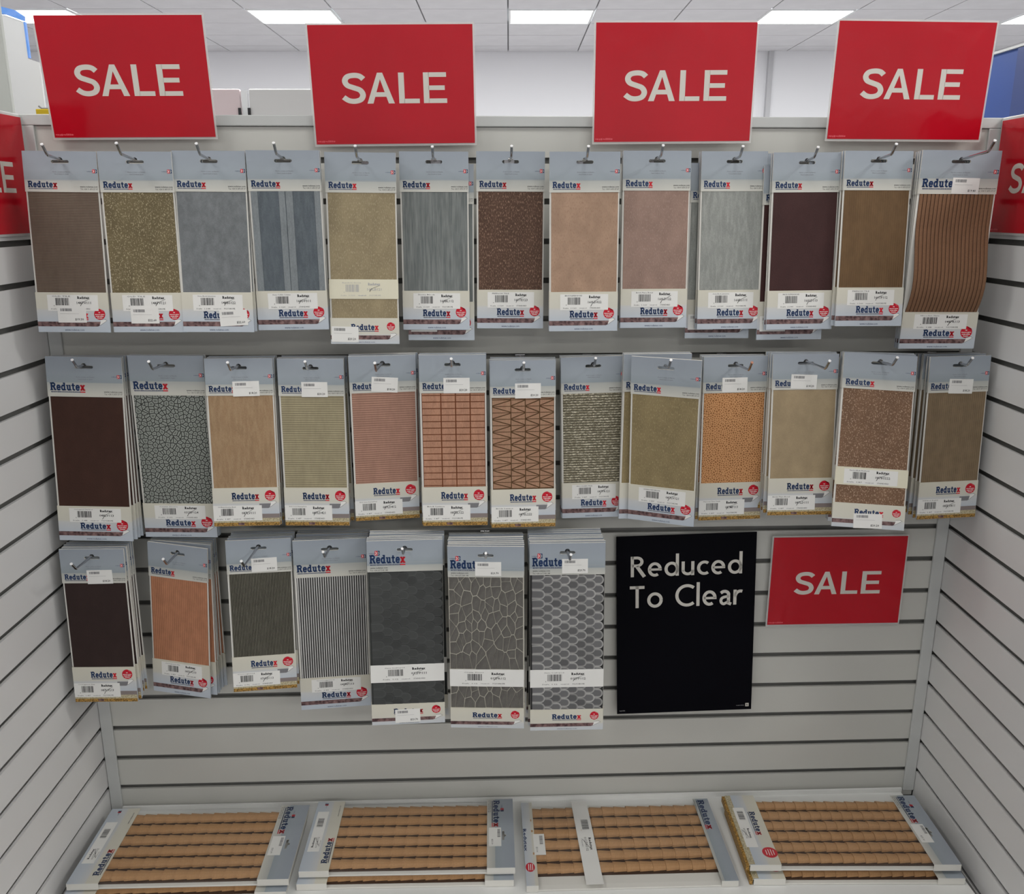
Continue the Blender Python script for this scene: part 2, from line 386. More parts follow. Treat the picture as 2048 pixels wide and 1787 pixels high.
# left wall: runs from the corner towards the camera
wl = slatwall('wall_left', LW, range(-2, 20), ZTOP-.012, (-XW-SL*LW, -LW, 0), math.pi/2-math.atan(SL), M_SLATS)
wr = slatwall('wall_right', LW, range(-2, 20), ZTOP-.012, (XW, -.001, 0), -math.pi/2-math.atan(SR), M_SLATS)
def trim(n, x0, x1, y0, y1, z0, z1):
    b = MB(); b.box(x0, x1, y0, y1, z0, z1, M_TRIM); o = b.build('trim_%d' % n); o['kind'] = 'structure'; bevel(o, .0015); return o
trim(2, -XW+.001, -XW+ST, -.006, -.0003, ZSH, ZTOP-.0195)
trim(3, XW-ST, XW-.001, -.006, -.0003, ZSH, ZTOP-.0195)
trim(4, -XW-.01, XW+.01, -.006, .022, ZTOP-.0192, ZTOP)
for n, w in ((5, wl), (6, wr)):
    b = MB(); b.box(0, LW, -.003, .022, ZTOP-.0118, ZTOP, M_TRIM); o = b.build('trim_%d' % n); o['kind'] = 'structure'
    o.matrix_world = w.matrix_basis.copy(); bevel(o, .0015)
# base shelf
t = tag(empty('base_shelf', (0, 0, 0)), 'white base shelf along the bottom of the slatwall bay', 'shelf')
b = MB(); b.box(-.912, .894, -.46, -.004, ZSH-.025, ZSH, M_SHELF); bevel(b.build('board', t), .002)
b = MB(); b.box(-.90, .885, -.43, -.42, .0, ZSH-.0255, M_SHELF); b.build('kick_board', t)
b = MB(); b.box(-.898, .894, -.012, -.0065, ZSH, ZSH+.010, M_SHELF); b.build('back_lip', t)

# ------------------------------------------------------------------ signs
def glyph_S(mb, T, x, H, w, m):
    P_ = [(.66,.80),(.55,.895),(.38,.92),(.20,.875),(.125,.74),(.19,.60),(.37,.52),(.55,.44),(.625,.29),(.56,.14),(.39,.08),(.21,.105),(.06,.215)]
    mb.stroke(T, [(x+a*H, c*H) for a, c in catmull(P_, 4)], w*H, m); return .72
def glyph_A(mb, T, x, H, w, m):
    for p in ([(0, 0), (.175, 0), (.4, .79), (.4, 1), (.325, 1)], [(.8, 0), (.475, 1), (.4, 1), (.4, .79), (.625, 0)], [(.2377, .22), (.5623, .22), (.5196, .37), (.2804, .37)]):
        mb.pr(T, [(x+a*H, c*H) for a, c in p], m)
    return .80
def glyph_L(mb, T, x, H, w, m):
    mb.prect(T, x, 0, x+w*H, H, m); mb.prect(T, x+w*H*.9, 0, x+.60*H, .15*H, m); return .60
def glyph_E(mb, T, x, H, w, m):
    mb.prect(T, x, 0, x+w*H, H, m)
    for z, l in ((0, .68), (.425, .62), (.85, .67)): mb.prect(T, x+w*H*.9, z*H, x+l*H, (z+.15)*H, m)
    return .68
def sale(mb, T, x0, x1, z0, z1, m):
    H = z1-z0; tot = .72+.02+.80+.13+.60+.12+.68; s = (x1-x0)/(tot*H); x = 0
    T2 = lambda u, v: T(x0+u*s, z0+v)
    for g, gap in ((glyph_S, .02), (glyph_A, .13), (glyph_L, .12), (glyph_E, 0)):
        x += (g(mb, T2, x, H, .165, m)+gap)*H
def bent_sheet(mb, w, h, m, y, amp, n=10):
    for i in range(n):
        a, c = -w/2+w*i/n, -w/2+w*(i+1)/n
        mb.poly([(a, y+amp*math.cos(math.pi*a/w), -h), (c, y+amp*math.cos(math.pi*c/w), -h), (c, y+amp*math.cos(math.pi*c/w), 0), (a, y+amp*math.cos(math.pi*a/w), 0)], m)
def sale_sign(loc, rot, w, h, label, group=None):
    t = tag(empty('sale_sign', loc, rot), label, 'sign', group)
    b = MB(); b.box(-w/2, w/2, -.0006, .0006, -h, 0, M_FILM); b.build('laminate_pouch', t)
    b = MB(); e = .0034; b.box(-w/2+e, w/2-e, -.0010, -.0007, -h+e*1.2, -e, M_RED); b.build('red_card', t)
    b = MB(); sale(b, lambda u, v: (u, -.0012, v), -w/2+.185*w, -w/2+.825*w, -.645*h, -.395*h, M_LETTER)
    b.build('lettering', t)
    b = MB(); micro(b, lambda u, v: (u, -.0012, v), -w/2+.02*w, -h+.034*h, -w/2+.13*w, -h+.052*h, mat('faint_red_print', rgb(220, 90, 100), .4))
    b.build('fine_print', t)
    return t
FITS = {
's1':(-0.7142,-0.0380,1.9620,6.24,-0.35,-1.11,0.3016,0.2109),'s2':(-0.2363,-0.0376,1.9502,6.19,-0.68,-0.35,0.3014,0.2090),
's3':(0.2809,-0.0373,1.9573,3.18,-0.61,0.66,0.3012,0.2107),'s4':(0.7248,-0.0371,1.9618,3.43,0.09,0.89,0.3011,0.2101),
's5':(0.6889,-0.0126,0.9544,-0.27,0.11,0.19,0.2983,0.2102),'s6':(0.3546,-0.0125,0.9612,-1.81,-1.74,-1.04,0.2997,0.4154),
'11':(-0.8099,-0.1166,1.7255,-3.65,0.57,-0.04,0.1273,0.3129),'12':(-0.6805,-0.1187,1.7251,-2.28,0.17,-0.09,0.1274,0.3135),
'13':(-0.5537,-0.1143,1.7268,-3.65,0.31,-0.75,0.1272,0.3156),'14':(-0.4243,-0.1174,1.7279,-0.10,-0.17,2.17,0.1273,0.3146),
'15':(-0.2915,-0.0974,1.7257,-2.48,0.48,0.55,0.1265,0.3404),'16':(-0.1614,-0.0748,1.7290,-1.31,0.17,-1.19,0.1255,0.3216),
'17':(-0.0217,-0.0727,1.7296,-1.12,0.23,-0.76,0.1254,0.3207),'18':(0.1097,-0.1110,1.7270,-2.00,-0.38,-0.92,0.1270,0.3183),
'19':(0.2457,-0.0800,1.7308,-4.02,-0.03,1.11,0.1257,0.3198),'1a':(0.3932,-0.0624,1.7312,-4.60,-0.23,1.95,0.1249,0.3255),
'1b':(0.5207,-0.0863,1.7282,-3.82,-0.42,1.14,0.1260,0.3209),'1c':(0.6489,-0.0976,1.7303,-5.08,0.09,0.22,0.1265,0.3157),
'1d':(0.7922,-0.1182,1.7306,0.61,0.33,0.39,0.1464,0.3596),'21':(-0.8268,-0.0848,1.3600,-3.74,1.17,-1.89,0.1428,0.3597),
'22':(-0.6749,-0.0836,1.3615,-0.02,0.47,-2.12,0.1427,0.3640),'23':(-0.5342,-0.1021,1.3582,-4.01,0.48,2.97,0.1250,0.3250),
'24':(-0.3998,-0.1038,1.3567,-2.25,0.23,-1.66,0.1250,0.3270),'25':(-0.2649,-0.1102,1.3633,1.47,0.00,7.86,0.1253,0.3277),
'26':(-0.1328,-0.1180,1.3649,-2.04,-0.13,0.11,0.1257,0.3340),'27':(-0.0004,-0.1102,1.3525,-3.38,-0.21,1.41,0.1253,0.3272),
'28':(0.1356,-0.0922,1.3559,-0.13,-1.34,-0.38,0.1245,0.3246),'29':(0.2574,-0.1849,1.3670,5.48,0.51,-22.37,0.1284,0.3278),
'2a':(0.4084,-0.1030,1.3565,-2.27,-0.56,1.90,0.1250,0.3258),'2b':(0.5342,-0.1293,1.3640,-5.87,-0.21,0.11,0.1261,0.3108),
'2c':(0.6680,-0.1501,1.3660,-12.79,2.85,-5.42,0.1346,0.3271),'2d':(0.8421,-0.1120,1.3556,-2.90,-0.22,5.31,0.1254,0.3236),
'31':(-0.8421,-0.1200,0.9883,-2.77,0.07,-1.00,0.1249,0.3240),'32':(-0.6831,-0.0991,0.9861,1.71,4.83,-8.82,0.1240,0.3389),
'33':(-0.5197,-0.1164,1.0022,-3.45,1.05,8.26,0.1247,0.3179),'34':(-0.3827,-0.1078,0.9969,0.32,0.64,6.59,0.1430,0.3738),
'35':(-0.2295,-0.1607,1.0135,-3.44,0.39,2.83,0.1456,0.3842),'36':(-0.0737,-0.1834,1.0075,-1.56,-0.20,-3.74,0.1466,0.3842),
'37':(0.0838,-0.1734,1.0080,-3.44,-0.34,-0.80,0.1462,0.3919)}
for k, lab in (('s1', 'red SALE sign on top of the back wall, leftmost of four'), ('s2', 'red SALE sign on top of the back wall, second from left'),
               ('s3', 'red SALE sign on top of the back wall, third from left'), ('s4', 'red SALE sign on top of the back wall, rightmost of four'),
               ('s5', 'red SALE sign low on the slats beside the black board')):
    x, y, z, t_, ro, ya, w, h = FITS[k]
    sale_sign((x, y, z), (R(t_), R(ro), R(ya)), w, h, lab, 'red SALE signs')
def on_wall(w, s, y, z): return w.matrix_basis @ Vector((s, y, z))
for w, s, lab in ((wl, LW-.156, 'red SALE sign on the left side wall, cut by the picture edge'), (wr, .160, 'red SALE sign on the right side wall, cut by the picture edge')):
    sale_sign(on_wall(w, s, -.006, ZTOP-.003), (0, 0, w.rotation_euler.z), .30, .213, lab, 'red SALE signs')

# black board "Reduced To Clear"
x, y, z, t_, ro, ya, w, h = FITS['s6']
t = tag(empty('clearance_board', (x, y, z), (R(t_), R(ro), R(ya))), 'black portrait board reading Reduced To Clear on the slats', 'sign')
b = MB(); b.box(-w/2, w/2, -.001, .001, -h, 0, M_BLACKSIGN); b.build('board', t)
def gill(mb, T, word, x0, x1, z0, cap, m):
    """round humanist letters drawn with strokes; cap = capital height"""
    sw = .135; xh = .68; asc = 1.08; adv = {}
    def o_(x, wd): mb.stroke(T2, arc(x+wd/2, xh/2, wd/2-sw/2, xh/2-sw/2+.01, 0, 360, 24), sw, m)
    x = 0.0; items = []
    widths = {'R': .62, 'e': .60, 'd': .62, 'u': .55, 'c': .50, 'T': .62, 'o': .66, 'C': .78, 'l': .14, 'a': .48, 'r': .36, ' ': .30}
    tot = sum(widths[c] for c in word) + .115*(len(word)-1); s = (x1-x0)/tot/cap
    T2 = lambda u, v: T(x0+u*cap*s, z0+v*cap)
    ST_ = lambda pts, k=1.0: mb.stroke(T2, pts, sw*k, m)
    for c in word:
        wd = widths[c]; h2 = sw/2
        if c == 'R':
            mb.prect(T2, x, 0, x+sw, 1, m); ST_([(x+.05, 1-h2)] + arc(x+.27, .74, .21, .26-h2, 90, -90, 10) + [(x+.05, .48+h2)]); ST_([(x+.26, .52), (x+wd-.03, 0)], 1.15)
        elif c == 'e':
            ST_(arc(x+wd/2, xh/2, wd/2-h2, xh/2-h2+.01, 0, 305, 22)); mb.prect(T2, x+.06, xh/2-h2*.8, x+wd-.002, xh/2+h2*.8, m)
        elif c == 'd':
            o_(x, wd); mb.prect(T2, x+wd-sw, 0, x+wd, asc, m)
        elif c == 'u':
            mb.prect(T2, x, .2, x+sw, xh, m); mb.prect(T2, x+wd-sw, 0, x+wd, xh, m); ST_(arc(x+wd/2, .26, wd/2-h2, .26-h2, 180, 360, 12))
        elif c == 'c':
            ST_(arc(x+xh/2-.02, xh/2, xh/2-h2-.02, xh/2-h2+.01, 52, 308, 18))
        elif c == 'T':
            mb.prect(T2, x, 1-sw, x+wd, 1, m); mb.prect(T2, x+wd/2-h2, 0, x+wd/2+h2, 1, m)
        elif c == 'o': o_(x, wd)
        elif c == 'C': ST_(arc(x+.5, .5, .5-h2, .5-h2+.01, 50, 310, 24))
        elif c == 'l': mb.prect(T2, x, 0, x+sw, asc, m)
        elif c == 'a':
            ST_([(x+.06, xh-.13)] + arc(x+wd/2-.02, xh-.2, wd/2-h2-.0, .2-h2+.01, 115, 0, 8) + [(x+wd-h2-.02, .08), (x+wd+.03, .03)])
            ST_([(x+wd-h2, .40), (x+.20, .36)] + arc(x+.20, .2, .13, .15, 100, 270, 8) + [(x+.34, .12), (x+wd-h2, .2)], .9)
        elif c == 'r':
            mb.prect(T2, x, 0, x+sw, xh, m); ST_([(x+h2, .36)] + arc(x+.30, .38, .22, xh-.38-h2, 165, 70, 8))
        x += wd+.115
b = MB(); T = lambda u, v: (u, -.0013, v)
gill(b, T, 'Reduced', -w/2+.102*w, -w/2+.902*w, -.222*h, .112*h, M_LETTER)
gill(b, T, 'To Clear', -w/2+.095*w, -w/2+.905*w, -.394*h, .122*h, M_LETTER)
b.build('lettering', t)
b = MB(); b.prect(T, w/2-.0135, -h+.0075, w/2-.006, -h+.0155, M_LETTER); put_text(b, lambda u, v: (u, -.0015, v), 'N', w/2-.0118, -h+.0090, w/2-.0080, -h+.0140, M_BLACKSIGN, bold=.03)
micro(b, T, w/2-.034, -h+.0095, w/2-.0155, -h+.0115, M_GREY); micro(b, T, -w/2+.005, -h+.006, -w/2+.018, -h+.009, M_GREY)
b.build('emblem', t)

# ------------------------------------------------------------------ sample packs: shared print
def logo(mb, T, u0, v0, wd, ht, y=None):
    """slab-serif word in navy with a red last letter and a thin line of print below"""
    G = {
     'R': (.92, [('r',.08,0,.33,1),('r',0,.86,.4,1),('r',0,0,.44,.14),('s',[(.3,.92),(.56,.92),(.72,.80),(.72,.66),(.56,.53),(.3,.53)],.19),('s',[(.5,.54),(.74,.07)],.24),('r',.6,0,.92,.14)]),
     'e': (.70, [('s',[(.13,.37),(.57,.37),(.57,.5),(.46,.63),(.24,.63),(.13,.5),(.13,.22),(.24,.09),(.46,.09),(.60,.17)],.19)]),
     'd': (.78, [('s',[(.52,.63),(.25,.63),(.13,.5),(.13,.22),(.25,.09),(.52,.09)],.2),('r',.42,0,.65,1),('r',.32,.86,.5,1),('r',.6,0,.78,.14)]),
     'u': (.80, [('r',.09,.14,.31,.72),('r',0,.58,.2,.72),('s',[(.2,.2),(.28,.09),(.52,.09)],.19),('r',.45,0,.67,.72),('r',.36,.58,.55,.72),('r',.6,0,.8,.14)]),
     't': (.56, [('r',.13,.1,.35,.92),('r',0,.57,.52,.72),('s',[(.23,.14),(.34,.08),(.54,.10)],.17)]),
     'x': (.78, [('s',[(.14,.70),(.62,.03)],.24),('s',[(.62,.70),(.14,.03)],.24),('r',0,.58,.33,.72),('r',.45,.58,.76,.72),('r',0,0,.33,.14),('r',.45,0,.78,.14)])}
    tot = sum(G[c][0]+.03 for c in 'Redutex')-.03; sx = wd/tot; base = v0+.22*ht; sz = ht*.78; x = u0
    for i, c in enumerate('Redutex'):
        m = M_REDINK if c == 'x' else M_NAVY
        T2 = lambda a, d, x=x: T(x+a*sx, base+d*sz)
        for it in G[c][1]:
            if it[0] == 'r': mb.prect(T2, it[1]-.012, it[2], it[3]+.012, it[4], m)
            else: mb.stroke(T2, it[1], it[2]*1.15, m)
        x += (G[c][0]+.03)*sx
    xe = u0+wd*.855
    mb.prect(T, u0+wd*.02, v0+.02*ht, xe, v0+.13*ht, M_NAVY); mb.prect(T, xe, v0+.02*ht, u0+wd, v0+.13*ht, M_REDINK)
    micro(mb, lambda a, d: (lambda p: (p[0], p[1]-.00004, p[2]))(T(a, d)), u0+wd*.04, v0+.05*ht, xe-.02*wd, v0+.11*ht, M_LGREY, 16)
def logo3d(mb, T, u0, v0, wd, ht):
    put_text(mb, T, 'redutex', u0, v0+.35*ht, u0+wd*.52, v0+.62*ht, M_NAVY)
    mb.prect(T, u0+wd*.54, v0, u0+wd*.79, v0+ht, M_REDINK); mb.prect(T, u0+wd*.79, v0, u0+wd, v0+ht, M_NAVY)
    Tf = lambda a, d: (lambda p: (p[0], p[1]-.00008, p[2]))(T(a, d))
    put_text(mb, Tf, '3', u0+wd*.58, v0+.15*ht, u0+wd*.74, v0+.85*ht, M_WHITE, bold=.02)
    put_text(mb, Tf, 'D', u0+wd*.81, v0+.15*ht, u0+wd*.96, v0+.85*ht, M_LETTER, bold=.02)
def seal(mb, T, cu, cv, r):
    pts = arc(cu, cv, r, r, 40, 400-70, 20)
    pts = [(cu+r*math.cos(R(a)), cv+r*math.sin(R(a))) for a in range(85, 390, 15)]
    mb.pr(T, pts + [(cu+r*.82, cv+r*.62)], M_SEAL)
    mb.pr(T, [(cu+r*.10, cv+r*.99), (cu+r*.92, cv+r*.42), (cu+r*.45, cv+r*.5)], mat('seal_peel', rgb(226, 90, 100), .4))
    Tf = lambda a, d: (lambda p: (p[0], p[1]-.00008, p[2]))(T(a, d))
    micro(mb, Tf, cu-.2*r, cv+.22*r, cu+.2*r, cv+.44*r, M_WHITE, 2)
    for k, l in enumerate((.82, .72, .45)):
        micro(mb, Tf, cu-l*r, cv-.14*r-.32*r*k, cu+l*r, cv+.06*r-.32*r*k, M_WHITE, 9, k)
def barcode(mb, T, u0, v0, u1, v1, m, n=26, seed=1):
    rnd = random.Random(seed); x = u0; w = (u1-u0)/n/1.0
    while x < u1-w:
        bw = w*rnd.choice((.5, .5, .8, 1.2)); mb.prect(T, x, v0, min(x+bw, u1), v1, m); x += bw+w*rnd.choice((.4, .6, .9))

HOLE_D = .0172
def holed_card(mb, x0, x1, z0, z1, y0, y1, hx, hz, hw, hh, m, swap=None):
    """card with a euro slot: slot plus a round bump in the middle of its upper edge"""
    br = hh*.85
    hole = arc(hx+hw/2-hh/2, hz, hh/2, hh/2, -90, 90, 5) + [(hx+br, hz+hh/2)] + arc(hx, hz+hh/2, br, br*1.0, 15, 165, 6) + [(hx-br, hz+hh/2)] + arc(hx-hw/2+hh/2, hz, hh/2, hh/2, 90, 270, 5)
    n = len(hole); cx = hx; f = swap or (lambda x, y, z: (x, y, z))
    # bridge: split into upper and lower halves around the hole
    top_i = max(range(n), key=lambda k: hole[k][1]*1000-abs(hole[k][0]-hx))
    li = min(range(n), key=lambda k: hole[k][0]); ri = max(range(n), key=lambda k: hole[k][0])
    up = []; k = ri
    while True:
        up.append(hole[k])
        if k == li: break
        k = (k+1) % n
    dn = []; k = li
    while True:
        dn.append(hole[k])
        if k == ri: break
        k = (k+1) % n
    upper = [(x0, hole[li][1]), ] + list(reversed(up)) + [(x1, hole[ri][1]), (x1, z1), (x0, z1)]
    lower = [(x0, z0), (x1, z0), (x1, hole[ri][1])] + list(reversed(dn)) + [(x0, hole[li][1])]
    for P_ in (upper, lower):
        mb.poly([f(x, y0, z) for x, z in P_], m); mb.poly([f(x, y1, z) for x, z in reversed(P_)], m)
    rim = [(x0, z0), (x1, z0), (x1, z1), (x0, z1)]
    for q, s in ((rim, 1), (hole, -1)):
        for k in range(len(q)):
            a, c = q[k], q[(k+1) % len(q)]
            P4 = [f(a[0], y0, a[1]), f(a[0], y1, a[1]), f(c[0], y1, c[1]), f(c[0], y0, c[1])]
            mb.poly(P4, M_CARD)
YF = -.0024                      # front of header and footer cards
def TF(off=.00015, x0=0, z0=0): return lambda u, v: (x0+u, YF-off, z0+v)
KIND = {'A': dict(w=.127, h=.318, hb=.219, sb=.774), 'C': dict(w=.127, h=.327, hb=.216, sb=.766), 'B': dict(w=.146, h=.365, hb=.211, sb=.807),
        'E': dict(w=.127, h=.340, hb=.203, sb=.653, be=.757, s2=.860), 'D': dict(w=.146, h=.386, hb=.163, sb=.667, be=.763, s2=.885)}
def header_mesh(kd):
    k = KIND[kd]; w, hh = k['w'], k['h']*k['hb']; b = MB()
    hz = -.255*hh if kd != 'D' else -.30*hh
    k['hole'] = hz
    hx = 0 if kd != 'D' else 0.0
    holed_card(b, -w/2, w/2, -hh, 0, YF, .0014, hx, hz, .245*w if kd != 'D' else .21*w, .0058, M_HEAD)
    T = TF()
    if kd == 'D':
        logo3d(b, T, -w/2+.03*w, -.47*hh, .14*w, .012*.8); logo(b, T, -w/2+.035*w, -.80*hh, .47*w, .35*hh)
        put_text(b, T, 'www.redutex.com', -w/2+.04*w, -.89*hh, -w/2+.27*w, -.84*hh, M_DARK, bold=.01); put_text(b, T, 'Tel. +34 667 508 148', -w/2+.04*w, -.97*hh, -w/2+.27*w, -.92*hh, M_DARK)
    else:
        put_text(b, T, 'Hecho a mano en España', -.11*w, -.525*hh, .13*w, -.49*hh, M_GREY); put_text(b, T, 'Hand made in Spain', -.085*w, -.58*hh, .105*w, -.545*hh, M_GREY)
        logo3d(b, T, .355*w, -.53*hh, .135*w, .09*hh)
        if kd == 'B': logo(b, T, -w/2+.04*w, -.90*hh, .46*w, .25*hh)
        else: logo(b, T, -w/2+.045*w, -.935*hh, .395*w, .20*hh)
        put_text(b, T, 'www.redutex.com', .245*w, -.885*hh, .485*w, -.845*hh, M_DARK, bold=.01); put_text(b, T, 'Tel. +34 91 870 57 07', .25*w, -.945*hh, .485*w, -.905*hh, M_DARK)
    b.prect(TF(.00006), -w/2, -.705*hh, w/2, -.70*hh, M_LGREY)
    return b.mesh('header_card')
def roll(b, T, w, v0, v1, u0=None, dark=M_STRIP):
    u0 = -w/2 if u0 is None else u0
    b.pr(T, [(u0, v0), (.33*w, v0), (.36*w, v0+.25*(v1-v0)), (.375*w, v1), (u0, v1)], dark)
    b.pr(T, [(.36*w, v0+.25*(v1-v0)), (.465*w, v1+.25*(v1-v0)), (.43*w, v1+.5*(v1-v0)), (.375*w, v1+.4*(v1-v0)), (.375*w, v1)], M_WHITE)
    b.stroke(T, [(.33*w, v0), (.37*w, v0+.25*(v1-v0)), (.465*w, v1+.25*(v1-v0)), (.44*w, v1+.55*(v1-v0)), (.375*w, v1+.45*(v1-v0))], .0006, M_GREY)
def footer_mesh(kd):
    k = KIND[kd]; w = k['w']; top = k.get('s2', k['sb']); fh = k['h']*(1-top); b = MB()
    b.box(-w/2, w/2, YF, .0012, -fh, 0, M_FOOT); T = TF()
    if kd in 'AB':
        f0 = 0
        logo(b, T, -.20*w, -.70*fh, .41*w, .22*fh); seal(b, T, .37*w, -.545*fh, .078*w)
        roll(b, T, w, -.855*fh, -.735*fh); put_text(b, T, 'www.redutex.com', -.13*w, -.965*fh, .14*w, -.915*fh, M_NAVY)
    elif kd == 'C':
        logo(b, T, -.21*w, -.35*fh, .41*w, .22*fh); seal(b, T, .37*w, -.21*fh, .082*w)
        roll(b, T, w, -.54*fh, -.42*fh, .2*w, M_GREY)
        b.prect(T, -w/2, -.80*fh, w/2, -.69*fh, M_GSTRIP); b.prect(T, -w/2, -.905*fh, w/2, -.80*fh, M_STONEP); b.prect(T, -w/2, -.998*fh, w/2, -.905*fh, M_OCHRE)
        b.prect(TF(.0002), -.13*w, -.975*fh, -.04*w, -.915*fh, M_STRIP)
    else:
        logo(b, T, -.20*w, -.53*fh, .40*w, .30*fh); seal(b, T, .38*w, -.32*fh, .06*w)
        roll(b, T, w, -.83*fh, -.67*fh); put_text(b, T, 'www.redutex.com', -.13*w, -.955*fh, .14*w, -.905*fh, M_NAVY)
    return b.mesh('footer_card')
HEAD = {k: header_mesh(k) for k in KIND}; FOOT = {k: footer_mesh(k) for k in KIND}

def barcode_label(parent, code, title, x0, x1, z0, z1, seed, faded=False, mark=0, name='barcode_label'):
    """adhesive product label, printed, with a pen stroke through the code"""
    b = MB(); b.box(x0, x1, YF-.0003, YF, z0, z1, M_CREAM if faded else M_WHITE); W_, H_ = x1-x0, z1-z0
    T = lambda u, v: (x0+u*W_, YF-.00045, z0+v*H_); ink = M_LGREY if faded else M_DARK
    put_text(b, T, title, .10, .87, .46, .95, ink); barcode(b, T, .16, .34, .43, .80, ink, 22, seed)
    put_text(b, T, '8', .12, .28, .135, .36, ink)
    put_text(b, T, 'Redutex', .60, .74, .84, .92, ink, bold=.035); put_text(b, T, code, .58, .42, .86, .58, ink, bold=.012)
    put_text(b, T, 'Scale  1:' + str(int(code[:3])), .06, .08, .34, .16, ink); micro(b, T, .40, .08, .56, .15, M_LGREY, 6)
    put_text(b, T, 'POLYCHROME' if seed % 2 else 'STANDARD', .62, .08, .84, .17, ink)
    rnd = random.Random(seed*3+1); a = .60+.06*rnd.random(); c = .80+.06*rnd.random(); q = rnd.random()*.15
    b.stroke(lambda u, v: (x0+u*W_, YF-.0006, z0+v*H_), [(a, .22+q), (a+.03, .40+q), (c-.08, .58+q*.5), (c, .74)], .011, M_DARK)
    return b.build(name, parent)
def sticker(parent, price, x0, z0, w=.040, h=.024, rot=0):
    b = MB(); b.box(0, w, YF-.0007, YF-.0001, 0, h, M_WHITE); T = lambda u, v: (u*w, YF-.0009, v*h)
    barcode(b, T, .10, .72, .52, .90, M_GREY, 34, 5); b.prect(T, .08, .56, .75, .575, M_LGREY)
    put_text(b, T, price, .60, .12, .90, .28, M_DARK, bold=.012)
    o = b.build('price_sticker', parent); o.location = (x0, 0, z0); o.rotation_euler = (0, R(rot), 0); return o

# ---- embossed sheets
def flat_sheet(w, z0, z1, m, xl=-.472, xr=.478, f=-.0016):
    b = MB(); b.box(xl*w, xr*w, f, -.0005, z0, z1, m); return b
def ribbed(w, z0, z1, m, n, depth, bulge=0.0, dark=None, cut=(.25, .5, .75), xl=-.472, xr=.478):
    b = MB(); i = b.mi(m); i2 = b.mi(dark) if dark else i; xs = []
    for k in range(n):
        for a, d in ((.0, 0), (cut[0], .8), (cut[1], 1), (cut[2], .8)): xs.append((xl*w+(xr-xl)*w*(k+a)/n, d))
    xs.append((xr*w, 0)); rows = 14 if bulge else 1
    zs = [z1+(z0-z1)*r_/rows for r_ in range(rows+1)]
    for r_, z in enumerate(zs):
        s = r_/rows; yb = -bulge*(math.sin(math.pi*min(1, max(0, (s-.25)/.75))**1.6))**1 if bulge else 0
        if r_ == rows: yb = 0
        for x, d in xs: b.v.append((x, -.0008-depth*d+yb, z))
    K = len(xs)
    for r_ in range(rows):
        for k in range(K-1): b.f.append((r_*K+k, (r_+1)*K+k, (r_+1)*K+k+1, r_*K+k+1)); b.m.append(i2 if k % 4 in (0, 3) else i)
    return b
SEEN = dict(rows=('top', 'middle', 'bottom'))
